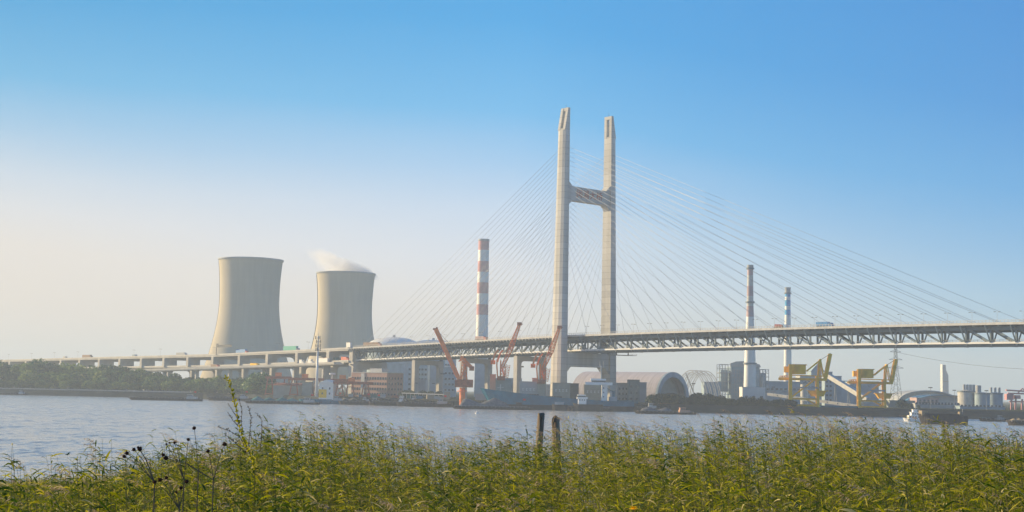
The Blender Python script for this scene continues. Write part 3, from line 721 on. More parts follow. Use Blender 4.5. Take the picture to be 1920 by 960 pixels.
# arch skeleton
def arch_frame():
    Y = 1190; x = gx(1308, Y, GZ); T = thing('arch_frame', 'unroofed skeleton of steel arches next to the arched hall', 'steel frame', (x, Y, GZ), R(-38))
    ht = hz(1315, 695, Y) - GZ; rr = 15.5
    P = lambda r, h, i, n=18: (r * -math.cos(math.pi * i / n), h * math.sin(math.pi * i / n))
    for k in range(4):
        yk = -10 + k * 7.5; b = MB()
        for i in range(18):
            a, c = P(rr, ht, i), P(rr, ht, i + 1); d, e = P(rr - 1.7, ht - 1.7, i), P(rr - 1.7, ht - 1.7, i + 1)
            b.bar((a[0], yk, a[1]), (c[0], yk, c[1]), 0.55); b.bar((d[0], yk, d[1]), (e[0], yk, e[1]), 0.42)
            if i % 2: b.bar((a[0], yk, a[1]), (e[0], yk, e[1]), 0.16)
        b.build('arch_rib', 'dirty_white', T)
    for i in (3, 6, 9, 12, 15):
        a = P(rr, ht, i); b = MB(); b.bar((a[0], -10, a[1]), (a[0], 12.5, a[1]), 0.16); b.build('purlin', 'plant_grey', T)
    b = MB(); b.bar((4, -6, 0), (-8, -6, ht * 0.92), 0.5); b.build('crane_boom', 'dark_steel', T)
arch_frame()
# boiler house with open steelwork
def boiler():
    Y = 1290; k = Y / FPX; x = gx(1396, Y, GZ); T = thing('boiler_house', 'tall blue-grey boiler house with open steelwork around the chimney foot', 'power plant', (x, Y, GZ))
    Z = lambda y: hz(1396, y, Y) - GZ; X = lambda p: (p - 1396) * k
    b = MB(); b.box(X(1371), X(1424), 0, 30, 0, Z(688)); b.box(X(1380), X(1418), 3, 26, Z(688), Z(684)); b.build('wall', 'plant_blue', T)
    b = MB(); b.prism([(X(1369), Z(688)), (X(1426), Z(688)), (X(1424), Z(683)), (X(1400), Z(677)), (X(1380), Z(678)), (X(1369), Z(682))], -1, 1.5, 'y'); b.build('roof', 'plant_grey', T)
    def frame(p0, p1, y, dep=16, nx=4, nz=9, name='open_frame'):
        b = MB(); x0, x1, h = X(p0), X(p1), Z(y)
        for yy in (0.0, dep):
            for i in range(nx + 1): xx = x0 + (x1 - x0) * i / nx; b.bar((xx, yy, 0), (xx, yy, h), 0.5)
            for j in range(1, nz + 1): zz = h * j / nz; b.bar((x0, yy, zz), (x1, yy, zz), 0.45)
            for j in range(nz):
                i = j % nx; b.bar((x0 + (x1 - x0) * i / nx, yy, h * j / nz), (x0 + (x1 - x0) * (i + 1) / nx, yy, h * (j + 1) / nz), 0.3)
        for j in range(1, nz, 2): zz = h * j / nz; b.box(x0, x1, 0.3, dep - 0.3, zz + 0.25, zz + 0.45)
        b.build(name, 'plant_grey', T)
    frame(1349, 1370, 684); frame(1425, 1441, 692, nx=3); frame(1372, 1392, 694, dep=-0.6 - 0, nx=4)
    b = MB(); b.box(X(1352), X(1366), 3, 13, Z(735), Z(694)); b.box(X(1426), X(1436), 3, 13, 0, Z(700)); b.build('boiler_casing', 'plant_blue', T)
    b = MB(); b.tube((X(1345), 4, 0), (X(1345), 4, Z(722)), 2.0, n=12); b.tube((X(1430), -2, Z(735)), (X(1430), -2, Z(706)), 1.6, n=12); b.build('duct', 'dirty_white', T, smooth=False)
boiler()
building('low blue-grey wall block left of the boiler house', 'factory', 1320, 1352, 717, 1235, 18, 'plant_blue', name='factory_block')
building('small white building with two dark square windows in front of the slim chimney', 'building', 1392, 1435, 727, 1120, 15, 'white_paint', name='white_building', wins=(3, 1, 2.2, 1.9, 5.0))
building('long low blue-grey hall right of the white building', 'factory', 1436, 1502, 716, 1330, 30, 'plant_blue', name='turbine_hall', wins=(8, 2, 2.5, 1.6, 6))
building('pale pipe gallery behind the dark shrubs', 'factory', 1436, 1500, 735, 1130, 8, 'dirty_white', name='pipe_gallery')
# conveyor galleries
def conveyor(label, p0, y0, p1, y1, Y0, Y1, w=4.0, m='dirty_white', group=None):
    a, c = at(p0, y0, Y0), at(p1, y1, Y1); mid = (a + c) / 2; T = thing('conveyor_gallery', label, 'conveyor', (mid.x, mid.y, GZ), 0, group)
    o = Vector((mid.x, mid.y, GZ)); b = MB(); b.bar(a - o, c - o, w, w * 0.85); b.build('gallery', m, T)
    b = MB(); d = c - a
    for t in (0.15, 0.5, 0.85):
        p = a + d * t - o
        if p.z > 4: b.bar((p.x - 1.2, p.y, 0), (p.x, p.y, p.z - w * 0.45), 0.5); b.bar((p.x + 1.2, p.y, 0), (p.x, p.y, p.z - w * 0.45), 0.5)
    b.build('trestle', 'plant_grey', T)
    b = MB()
    for i in range(1, 9):
        p = a + d * (i / 9) - o; b.box(p.x - 0.7, p.x + 0.7, p.y - w / 2 - 0.15, p.y - w / 2 + 0.1, p.z - 0.5, p.z + 0.5)
    b.build('window_band', 'glass', T)
conveyor('long pale conveyor gallery sloping down between the two yellow unloaders', 1556, 706, 1628, 750, 1130, 1090)
conveyor('thin pale conveyor running low behind the first yellow unloader', 1440, 739, 1610, 762, 1110, 1060, 2.6)
building('tall dark conveyor transfer tower right of the first unloader', 'tower', 1547, 1561, 698, 1145, 12, 'plant_blue', name='transfer_tower', wins=(2, 6, 1.5, 1.6, 4))
building('blue-grey factory block under the sloping conveyor', 'factory', 1561, 1578, 706, 1160, 20, 'plant_blue', name='factory_block')
building('large dim blue shed between the yellow unloaders', 'factory', 1578, 1606, 722, 1200, 25, 'plant_blue', name='factory_block')
building('pale grey shed with a bright blue roof band', 'shed', 1580, 1600, 715, 1260, 20, 'roof_blue', name='factory_block')
building('grey-blue shed behind the second unloader', 'shed', 1594, 1648, 716, 1240, 25, 'plant_grey', name='factory_block', roof_m='roof_blue')
building('hazy blue headhouse peeking over the first unloader', 'factory', 1521, 1546, 681, 1400, 20, 'plant_blue', 'gable', name='head_house')
building('pale block with small windows behind the first unloader legs', 'factory', 1500, 1541, 706, 1330, 20, 'dirty_white', name='factory_block', wins=(6, 3, 1.8, 1.6, 10))
def tank(label, px, hw, ytop, Y, m='dirty_white', cat='tank', group=None):
    x = gx(px, Y, GZ); k = Y / FPX; r = hw * k; h = hz(px, ytop, Y) - GZ; T = thing('storage_tank', label, cat, (x, Y, GZ), 0, group)
    b = MB(); b.lathe([(r, 0), (r, h)], 32); b.build('shell', m, T, smooth=False)
    b = MB(); b.lathe([(r + 0.2, h), (r * 0.5, h + r * 0.14), (0.2, h + r * 0.18)], 32); b.build('roof', m, T)
    b = MB(); b.lathe([(r + 0.02, h - 0.5), (r + 0.5, h - 0.5), (r + 0.5, h + 0.6), (r + 0.45, h + 0.6), (r + 0.45, h - 0.35), (r + 0.02, h - 0.35)], 32, caps=False); b.build('walkway', 'steel_paint', T)
    return T, r, h
tank('white upright tank standing inside the first unloader frame', 1508, 7, 718, 1150)
T, r, h = tank('broad pale tank near the right edge of the far bank', 1813, 16.5, 734, 1160)
b = MB()
for i in range(4): b.tube((-2 + i * 2.6, 0, h), (-2 + i * 2.6, 0, h + 5.6), 1.1, n=10)
b.build('vent_stack', 'plant_grey', T)
T, r, h = tank('wide blue-grey tank with a yellowish patch beside the broad pale tank', 1842, 14, 738, 1150, 'plant_blue')
b = MB(); b.tube((-3, 0, h), (-3, 0, h + 6.5), 2.2, n=12); b.build('vent_stack', 'plant_grey', T)
T, r, h = tank('furthest right blue-grey tank carrying three short stacks', 1866, 14, 738, 1170, 'plant_blue')
for i in range(3):
    b = MB(); b.tube((-3.5 + i * 3.4, -1, h), (-3.5 + i * 3.4, -1, h + 5), 1.0, n=10); b.build('vent_stack', 'plant_grey', T)
building('long dim works building along the right bank', 'factory', 1716, 1800, 758, 1075, 25, 'plant_grey', name='works_building', wins=(14, 1, 1.6, 1.6, 3))
building('low dim works building below the tanks', 'factory', 1800, 1885, 763, 1060, 20, 'plant_blue', name='works_building', wins=(12, 1, 1.6, 1.4, 2))
building('brownish steelwork block behind the white tug', 'factory', 1722, 1760, 747, 1180, 25, 'faded_brown', name='works_building', wins=(5, 2, 1.6, 1.6, 3))
building('grey block between the pylon and arched roofs', 'factory', 1668, 1716, 752, 1085, 20, 'grey_box', name='works_building')
# curved roofs
def curved_roof(label, p0, p1, ytop, Y, m, dep=40, rz=0):
    x0, x1 = gx(p0, Y, GZ), gx(p1, Y, GZ); W = x1 - x0; H = hz((p0 + p1) / 2, ytop, Y) - GZ; T = thing('curved_roof_hall', label, 'hall', ((x0 + x1) / 2, Y, GZ), rz)
    n = 20; b = MB()
    A = [(-W / 2 * math.cos(math.pi * i / n), H * math.sin(math.pi * i / n) ** 0.75) for i in range(n + 1)]
    B_ = [(a * 0.965, c * 0.93) for a, c in A]
    for i in range(n): b.prism([A[i], A[i + 1], B_[i + 1], B_[i]], 0, dep, 'y')
    b.build('roof', m, T)
    b = MB(); b.prism([(a * 0.995, c * 0.99) for a, c in B_], 5, 5.5, 'y'); b.build('end_wall', 'dirty_white' if m != 'roof_blue' else 'plant_grey', T)
curved_roof('big grey curved roof hall far right with a white end', 1684, 1800, 732, 1560, 'plant_grey', 60)
curved_roof('bright blue curved roof in front of the grey curved hall', 1714, 1832, 740, 1420, 'roof_blue', 40)
def sail_tower():
    Y = 2900; k = Y / FPX; px = 1772.5; x = gx(px, Y, GZ); Z = lambda y: hz(px, y, Y) - GZ
    T = thing('skyscraper', 'slender sail-shaped glass skyscraper far away on the right', 'skyscraper', (x, Y, GZ), 0)
    X = lambda p: (p - px) * k
    b = MB(); b.prism([(X(1768.2), 0), (X(1779.2), 0), (X(1778.8), Z(704)), (X(1774.5), Z(694)), (X(1774.0), Z(684)), (X(1768.2), Z(684))], 0, 14, 'y'); b.build('tower_body', 'tower_glass', T)
    b = MB(); b.box(X(1767.4), X(1768.2) - 0.01, -1, 13, 0, Z(683)); b.build('corner_fin', 'white_paint', T)
    b = MB(); b.box(X(1768.4), X(1779), -0.3, -0.01, Z(716), Z(714.5)); b.box(X(1768.4), X(1779), -0.3, -0.01, Z(733), Z(732)); b.build('dark_band', 'glass', T)
sail_tower()

# lattice power pylon and line
def lattice(b, p, q, w0, w1, n, t=0.18):
    p = Vector(p); q = Vector(q); d = (q - p).normalized(); up = Vector((0, 1, 0)) if abs(d.y) < 0.9 else Vector((1, 0, 0))
    a = d.cross(up).normalized(); c = a.cross(d).normalized()
    def ring(k):
        u = k / n; o = p.lerp(q, u); w = (w0 + (w1 - w0) * u) / 2
        return [o + a * w * i + c * w * j for i, j in ((1, 1), (1, -1), (-1, -1), (-1, 1))]
    for k in range(n):
        A, B_ = ring(k), ring(k + 1)
        for i in range(4):
            b.bar(A[i], B_[i], t * 1.5); j = (i + 1) % 4
            if k % 2: b.bar(A[i], B_[j], t)
            else: b.bar(A[j], B_[i], t)
            b.bar(B_[i], B_[j], t)
    return b
def pylon():
    Y = 1120; x = gx(1680, Y, GZ); T = thing('power_pylon', 'thin lattice power pylon behind the second yellow unloader', 'pylon', (x, Y, GZ), R(10)); H = hz(1678, 652, Y) - GZ
    b = MB(); lattice(b, (0, 0, 0), (0, 0, H * 0.62), 8.5, 2.8, 8, 0.15); lattice(b, (0, 0, H * 0.62), (0, 0, H), 2.8, 1.5, 8, 0.13); b.build('tower_frame', 'steel_paint', T)
    for z, w in ((H * 0.66, 6.5), (H * 0.80, 5.5), (H * 0.93, 4.5)):
        b = MB(); b.bar((-w, 0, z), (w, 0, z), 0.35); b.bar((-w, 0, z), (0, 0, z + 2), 0.2); b.bar((w, 0, z), (0, 0, z + 2), 0.2); b.build('cross_arm', 'steel_paint', T)
    top = Vector((x, Y, GZ + H * 0.93))
    for i, (dz, lab) in enumerate(((0, 'upper thin power line sagging right from the lattice pylon'),)):
        e = at(2120, 690, 900); b = MB(); N = 24; prev = None
        for k in range(N + 1):
            t = k / N; p = top.lerp(e, t); p.z -= 6 * 4 * t * (1 - t); p = p - top
            if prev is not None: b.tube(prev, p, 0.09, n=4)
            prev = p
        o = b.build('power_line', 'dark_steel', loc=tuple(top)); tag(o, lab, 'cable')
pylon()

# ------------------------------------------------------------------ cranes
def unloader(label, px, Y, m, sc=1.0):
    """yellow grab ship unloader seen side-on; x along the picture, y across the jetty"""
    k = Y / FPX; zb = 3.2; x = gx(px, Y, zb); T = thing('ship_unloader', label, 'ship unloader', (x, Y, zb), R(-9), 'yellow ship unloaders')
    X = lambda p: (p - 1508) * 985 / FPX; Z = lambda y: (761.0 - y) * 985 / FPX
    D = 16.0; X = lambda p: (p - 1503) * 985 / FPX / math.cos(R(9))
    for p, y in ((1483, 676), (1533, 697)):
        for yy in (0, D):
            b = MB(); w = 2.3 if p < 1500 else 1.8
            b.bar((X(p), yy, 0), (X(p) + (0 if p < 1500 else -0.4), yy, Z(y)), w if yy == 0 else 1.5); b.build('leg', m, T)
    b = MB()
    for yy in (0, D):
        b.bar((X(1484), yy, Z(740)), (X(1533), yy, Z(740)), 1.1, 1.2); b.bar((X(1484), yy, Z(752)), (X(1533), yy, Z(752)), 1.1, 1.2)
        b.bar((X(1485), yy, Z(738)), (X(1530), yy, Z(702)), 0.75); b.bar((X(1511), yy, Z(740)), (X(1533), yy, Z(752)), 0.6)
        b.bar((X(1484), yy, Z(752)), (X(1500), yy, Z(763)), 0.5)
    for p in (1484, 1533):
        for y in (740, 704): b.bar((X(p), 0, Z(y)), (X(p), D, Z(y)), 0.9)
    b.build('cross_brace', m, T)
    b = MB()
    for yy in (2.5, D - 2.5): b.bar((X(1462), yy, Z(703)), (X(1549), yy, Z(703.5)), 1.0, 1.6)
    for i in range(12): b.bar((X(1466 + i * 7), 2.5, Z(703)), (X(1466 + i * 7), D - 2.5, Z(703)), 0.4)
    for yy in (2.5, D - 2.5): b.bar((X(1484), yy, Z(696)), (X(1545), yy, Z(697)), 0.5)
    b.build('girder', m, T)
    b = MB(); lattice(b, (X(1464), D / 2, Z(702)), (X(1478), D / 2, Z(701)), 2.6, 3.0, 3, 0.3); b.build('rear_platform', m, T)
    b = MB(); b.box(X(1486), X(1511), 1.5, D - 3, Z(694), Z(677)); h_ = b.build('machinery_house', m, T)
    b = MB(); b.prism([(X(1485.5), Z(677)), (X(1513.5), Z(677)), (X(1512), Z(675.6)), (X(1487), Z(675.6))], 1.2, D - 1.2, 'y'); b.build('roof', 'crane_ochre', h_)
    b = MB(); b.box(X(1472), X(1481), 3, D - 3, Z(691), Z(680)); b.build('counterweight', m, T)
    b = MB()
    for yy in (3.0, D - 3.0):
        b.bar((X(1513), yy, Z(688)), (X(1538), yy, Z(667)), 0.9); b.bar((X(1534), yy, Z(697)), (X(1537.5), yy, Z(666)), 0.8); b.bar((X(1544), yy, Z(698)), (X(1538), yy, Z(666)), 0.7)
    b.bar((X(1538), 3, Z(667)), (X(1538), D - 3, Z(667)), 1.3, 1.3); b.build('a_frame', m, T)
    b = MB()
    for yy in (3.4, D - 3.4): b.bar((X(1547), yy, Z(702)), (X(1556), yy, Z(655)), 1.1, 2.3)
    for i in range(9):
        t = i / 8; b.bar((X(1547) + (X(1556) - X(1547)) * t, 3.4, Z(702) + (Z(655) - Z(702)) * t), (X(1547) + (X(1556) - X(1547)) * t, D - 3.4, Z(702) + (Z(655) - Z(702)) * t), 0.6)
    b.build('raised_boom', m, T)
    b = MB(); lattice(b, (X(1536), D - 3, Z(704)), (X(1537), D - 3, Z(668)), 2.2, 1.4, 6, 0.2); b.build('ladder_tower', m, T)
    b = MB()
    for y in (740, 704, 722):
        b.box(X(1484), X(1533), -0.9, -0.55, Z(y) + 0.5, Z(y) + 0.62); b.box(X(1484), X(1533), -1.0, -0.9, Z(y) + 0.5, Z(y) + 1.6) if y == 722 else b.bar((X(1484), -0.95, Z(y) + 1.6), (X(1533), -0.95, Z(y) + 1.6), 0.12)
    b.build('walkway', 'plant_grey', T)
    b = MB(); b.tube((X(1538), 5, Z(667)), (X(1553), 5, Z(657)), 0.14, n=5); b.tube((X(1538), 8, Z(667)), (X(1553), 8, Z(657)), 0.14, n=5); b.build('stay_rope', 'dark_steel', T)
    b = MB(); b.prism([(X(1516), Z(725)), (X(1548), Z(725)), (X(1543), Z(735)), (X(1522), Z(735))], 1.5, D - 1.5, 'y'); b.box(X(1514), X(1552), 1, D - 1, Z(725) + 0.01, Z(724)); b.build('hopper', m, T)
    b = MB(); b.box(X(1500), X(1506), -1.3, 1.5, Z(713), Z(706)); b.build('operator_cab', 'plant_grey', T)
    b = MB()
    for p in (1483, 1533):
        for yy in (0, D): b.box(X(p) - 2.6, X(p) + 2.6, yy - 0.6, yy + 0.6, -0.9, 0.2)
    b.build('bogie', 'dark_steel', T)
    if sc != 1: T.scale = (sc, sc, sc)
unloader('bright yellow ship unloader with raised boom, the left and larger one', 1503, 985, 'crane_yellow')
unloader('duller ochre yellow ship unloader with raised boom, the right-hand one', 1631, 992, 'crane_ochre', 0.93)
# jetty with the blue belt line
def jetty(label, p0, p1, Y, dep, z, m, group=None, name='jetty'):
    x0, x1 = gx(p0, Y, z), gx(p1, Y, z); T = thing(name, label, 'jetty', ((x0 + x1) / 2, Y, 0), 0, group); W = x1 - x0
    b = MB(); b.box(-W / 2, W / 2, 0, dep, z - 1.4, z); b.build('deck', m, T)
    n = max(2, int(W / 9))
    b = MB()
    for i in range(n + 1):
        for yy in (0.6, dep - 0.6): b.tube((-W / 2 + W * i / n, yy, -1.5), (-W / 2 + W * i / n, yy, z - 1.4), 0.5, n=6)
    b.build('pile_row', 'concrete', T)
    b = MB()
    for i in range(int(W / 5)): b.box(-W / 2 + 1 + i * 5, -W / 2 + 1.9 + i * 5, -0.55, -0.003, 0.3, z - 0.4)
    b.build('fender', 'tyre', T)
    return T, W
T, W = jetty('coal jetty carrying the two yellow unloaders', 1462, 1700, 975, 24, 2.3, 'revetment')
b = MB(); b.box(W * -0.13, W * 0.36, 18, 23, 3.3, 6.6); b.build('covered_belt', 'hull_blue', T)
b = MB()
for i in range(9): b.bar((W * (-0.13 + 0.49 * i / 8), 20, 2.3), (W * (-0.13 + 0.49 * i / 8), 20, 3.4), 0.5)
b.build('belt_support', 'steel_paint', T)

def jib_crane_solid():
    """near orange crane: column, machine house, long box boom leaning left"""
    Y = 1000; k = Y / FPX; px0 = 867; zb = 3; x = gx(px0, Y, zb); T = thing('jetty_crane', 'rust-orange crane on a round column with a long solid boom leaning left', 'crane', (x, Y, zb))
    P = lambda p, y, dy=0.0: Vector((at(p, y, Y).x - x, dy, at(p, y, Y).z - zb))
    b = MB(); b.tube((0, 0, -2), P(867, 727), 2.1, 1.9, 16); b.tube(P(866.5, 734), P(866.5, 732.5), 3.3, n=16); b.build('column', 'orange_paint', T, smooth=False)
    a, c = P(853, 726), P(887, 712); b = MB(); b.box(a.x, c.x, -3.2, 3.2, a.z, c.z); b.build('machine_house', 'rust', T)
    b = MB(); f, t = P(863, 716), P(817, 617); d = (t - f)
    for yy in (-2.4, 2.4):
        b.bar(f + Vector((0, yy, 0)), t + Vector((0, yy * 0.3, 0)), 0.9, 2.4)
    b.bar(f + d * 0.1, t, 1.2, 3.0); b.build('boom', 'orange_paint', T)
    b = MB(); b.bar(t, P(812, 617), 1.4, 1.2); b.bar(t, P(820, 613.5), 1.0); b.build('boom_head', 'rust', T)
    b = MB(); lattice(b, P(869, 712), P(870, 672), 4.2, 2.4, 6, 0.35); b.bar(P(864, 712), P(874, 680), 0.7); b.bar(P(876, 712), P(872, 680), 0.7); b.build('mast', 'orange_paint', T)
    b = MB(); b.bar(P(864, 668), P(888, 691), 1.0, 1.6); b.bar(P(866, 678), P(886, 692), 0.9, 1.2); b.bar(P(870, 668), P(860, 678), 0.9); b.bar(P(864, 668), P(864.5, 677), 0.7); b.build('rocker_arm', 'orange_paint', T)
    a, c = P(880, 695), P(889, 687); b = MB(); b.box(a.x, c.x, -2, 2, a.z, c.z); b.build('counterweight', 'rust', T)
    b = MB(); b.tube(P(866, 670), P(822, 622), 0.12, n=4); b.build('hoist_rope', 'dark_steel', T)
jib_crane_solid()
def lattice_crane(label, dx, dy, Y):
    k = Y / FPX; x = gx(940 + dx, Y, 20); zb = hz(940 + dx, 713 + dy, Y); T = thing('level_luffing_crane', label, 'crane', (x, Y, zb), 0, 'orange lattice cranes on the quay boxes')
    P = lambda p, y, oy=0.0: Vector((at(p + dx, y + dy, Y).x - x, oy, at(p + dx, y + dy, Y).z - zb))
    a, c = P(932, 713), P(947, 705.5); b = MB(); b.box(a.x, c.x, -2.8, 2.8, 0, c.z); b.build('machine_house', 'rust', T)
    for yy in (-1.9, 1.9):
        b = MB(); pts = [P(933, 707, yy), P(931.5, 685, yy), P(932, 674, yy)]
        for q, r_ in zip(pts, pts[1:]): b.bar(q, r_, 0.9, 0.9)
        b.bar(P(938, 707, yy), P(939, 676, yy), 0.9); b.build('a_frame', 'orange_paint', T)
    b = MB()
    for yy in (-2.0, 2.0):
        pts = [P(924, 678, yy), P(927, 668, yy), P(930, 661, yy), P(934.5, 656.5, yy)]
        if yy > 0: pts = [p + Vector((3.2, 0, 0)) for p in pts]
        b = MB()
        for q, r_ in zip(pts, pts[1:]): b.bar(q, r_, 0.9, 1.3)
        b.build('rocker_arm', 'orange_paint', T)
    a, c = P(920, 683), P(929, 675.5); b = MB(); b.tube((a.x, 0, (a.z + c.z) / 2), (c.x, 0, (a.z + c.z) / 2), 1.4, n=12); b.build('counterweight', 'orange_paint', T)
    b = MB(); lattice(b, P(944, 707), P(943, 684), 3.6, 2.8, 4, 0.3); b.build('mast', 'orange_paint', T)
    b = MB(); lattice(b, P(941, 690), P(959, 650), 1.6, 3.2, 7, 0.40); lattice(b, P(959, 650), P(974, 608), 3.2, 1.4, 8, 0.40); b.bar(P(946, 706), P(941, 690), 0.9); b.build('boom', 'orange_paint', T)
    a = P(974, 607); b = MB(); b.box(a.x - 1.6, a.x + 1.6, -1, 1, a.z - 1.2, a.z + 1.0); b.bar(a, P(980, 608), 0.6); b.build('boom_head', 'rust', T)
    b = MB(); b.tube(P(938, 676), P(973, 608), 0.1, n=4); b.build('hoist_rope', 'dark_steel', T)
    b = MB(); lattice(b, P(953, 684), P(948, 708), 2.6, 3.2, 5, 0.22); b.build('luffing_rack', 'orange_paint', T)
lattice_crane('orange lattice crane left, its boom tip clear above the bridge deck', 0, 0, 1003)
lattice_crane('orange lattice crane right, its boom overlapping the near tower leg', 75, 6.5, 1001)
# pale housings on the quay
def qbox(label, p0, p1, y0, y1, Y, m, dep=7, marks=0, m2=None):
    T_, W, H = building(label, 'hopper house', p0, p1, y0, Y, dep, m, name='quay_housing', zg=hz((p0 + p1) / 2, y1, Y))
    if marks:
        b = MB()
        for i in range(4):
            xx = -W * 0.3 + i * W * 0.2; z = H * 0.52
            b.box(xx - 0.7, xx + 0.5, -0.08, -0.003, z, z + 0.22); b.box(xx - 0.35, xx - 0.05, -0.08, -0.003, z - 1.1, z - 0.003); b.box(xx - 0.7, xx + 0.55, -0.08, -0.003, z - 1.35, z - 1.13)
        b.build('lettering', 'white_paint', T_)
    return T_
qbox('grey-green housing under the left lattice crane', 929, 958, 713, 742, 1002, 'grey_box')
qbox('pinkish cabin at the left edge of the left crane housing', 918, 929, 703, 742, 1008, 'brick', 5)
qbox('wide blue-grey housing with pale marks between the lattice cranes', 974, 1008, 716.5, 742, 1003, 'plant_grey', marks=1)
qbox('narrow pale housing under the right lattice crane', 1008, 1023, 716.5, 742, 1000, 'tan_box')
qbox('small pink cabin left of the right crane foot', 998, 1007, 710, 716.6, 1004, 'brick', 4)
qbox('tan housing with pale marks at the foot of the near tower leg', 1036, 1069, 719, 743, 1000, 'tan_box', 6, marks=1)
qbox('dark teal housing attached to the tan housing at the tower', 1069, 1085, 720, 743, 1001, 'dark_steel', 6)
qbox('tan housing with pale marks behind the ship bridge', 1095, 1129, 722, 745, 1004, 'tan_box', 6, marks=1)

# rusty gantry cranes in the yard on the left
def gantry(label, p0, p1, ybeam, Y, m='rust', over=3.0, group='rusty gantry cranes in the left yard'):
    x0, x1 = gx(p0, Y, GZ), gx(p1, Y, GZ); W = x1 - x0; zb = hz((p0 + p1) / 2, ybeam, Y) - GZ; T = thing('gantry_crane', label, 'gantry crane', ((x0 + x1) / 2, Y, GZ), R(3), group)
    b = MB()
    for yy in (-1.2, 1.2): b.bar((-W / 2, yy, zb), (W / 2, yy, zb), 0.8, 2.0)
    for i in range(int(W / 3)): b.bar((-W / 2 + i * 3, -1.2, zb + 1), (-W / 2 + i * 3, 1.2, zb + 1), 0.3)
    b.build('girder', m, T)
    for sx in (-1, 1):
        b = MB(); xx = sx * (W / 2 - W * 0.17)
        b.bar((xx - 3.4, -2, 0), (xx - 1.6, -1, zb - 0.9), 1.0); b.bar((xx + 3.4, -2, 0), (xx + 1.6, -1, zb - 0.9), 1.0); b.bar((xx - 3.6, -2, 1), (xx + 3.6, -2, 1), 0.9); b.bar((xx - 2.4, -1.5, zb * 0.6), (xx + 2.4, -1.5, zb * 0.6), 0.6)
        b.build('leg', m, T)
    b = MB(); b.box(-W * 0.12, -W * 0.12 + 5, -2.2, 2.2, zb + 1.1, zb + 4.2); b.build('trolley', 'orange_paint', T)
    b = MB(); b.box(W * 0.2, W * 0.2 + 2.2, -1.5, 1, zb - 3.6, zb - 1.1); b.build('operator_cab', 'dirty_white', T)
gantry('rusty gantry crane with red trolley, leftmost of the yard cranes', 497, 545, 708, 1185)
gantry('rusty gantry crane behind the antenna mast', 540, 606, 711, 1165)
gantry('rusty gantry crane right of the yellow house', 618, 664, 713, 1150)
gantry('dark rusty gantry crane in front of the brick office', 624, 698, 718, 1118)
def red_portal():
    Y = 1090; x = gx(1908, Y, GZ); T = thing('quay_crane', 'purple-red quay crane cut off by the right edge of the picture', 'crane', (x, Y, GZ)); Z = lambda y: hz(1908, y, Y) - GZ; X = lambda p: (p - 1908) * Y / FPX
    b = MB(); b.bar((X(1887), 0, Z(732)), (X(1935), 0, Z(734)), 2.0, 1.2); b.bar((X(1890), 0, Z(738)), (X(1935), 0, Z(738)), 1.2); b.build('girder', 'faded_red', T)
    b = MB(); b.box(X(1886), X(1899), -2.5, 2.5, Z(750), Z(739)); b.box(X(1903), X(1912), -2.5, 2.5, Z(748), Z(741)); b.build('machine_house', 'faded_red', T)
    for p in (1896, 1904, 1916, 1926):
        b = MB(); b.bar((X(p), 0, 0), (X(p + 1), 0, Z(748)), 1.1); b.build('leg', 'faded_red', T)
    b = MB(); b.bar((X(1893), 0, Z(753)), (X(1930), 0, Z(753)), 1.0); b.bar((X(1908), 0, Z(738)), (X(1918), 0, Z(728)), 0.7); b.bar((X(1928), 0, Z(738)), (X(1918), 0, Z(728)), 0.7); b.build('brace', 'faded_red', T)
red_portal()
# antenna mast
def mast():
    Y = 1080; x = gx(593, Y, GZ); T = thing('antenna_mast', 'tall pale tubular phone mast with clustered antennas', 'mast', (x, Y, GZ)); H = hz(597, 616, Y) - GZ; Z = lambda y: hz(597, y, Y) - GZ
    b = MB(); b.tube((0, 0, 0), (0, 0, Z(652)), 1.25, 0.7, 12); b.tube((0, 0, Z(652)), (0, 0, Z(630)), 0.6, 0.45, 8); b.tube((0, 0, Z(630)), (0, 0, H), 0.2, 0.08, 6); b.build('pole', 'white_paint', T, smooth=True)
    for y in (634, 641, 649, 656):
        b = MB(); z = Z(y); b.lathe([(0.6, z), (2.0, z), (2.0, z + 0.2), (0.6, z + 0.2)], 14, caps=False); b.build('platform', 'steel_paint', T)
        for i in range(3):
            a = i * 2.1 + y; b = MB(); b.box(1.9 * math.cos(a) - 0.28, 1.9 * math.cos(a) + 0.28, 1.9 * math.sin(a) - 0.2, 1.9 * math.sin(a) + 0.2, z - 0.9, z + 1.6); b.build('antenna', 'dark_steel', T)
mast()
def water_tower():
    Y = 1160; x = gx(622, Y, GZ); T = thing('floodlight_mast', 'short white mast with a lamp crown behind the yellow house', 'mast', (x, Y, GZ)); H = hz(622, 700, Y) - GZ
    b = MB(); b.tube((0, 0, 0), (0, 0, H), 0.6, 0.45, 10); b.build('pole', 'white_paint', T)
    b = MB(); b.lathe([(0.5, H - 1.4), (2.6, H - 1.0), (2.6, H), (0.5, H + 0.3)], 14); b.build('lamp_crown', 'white_paint', T)
water_tower()

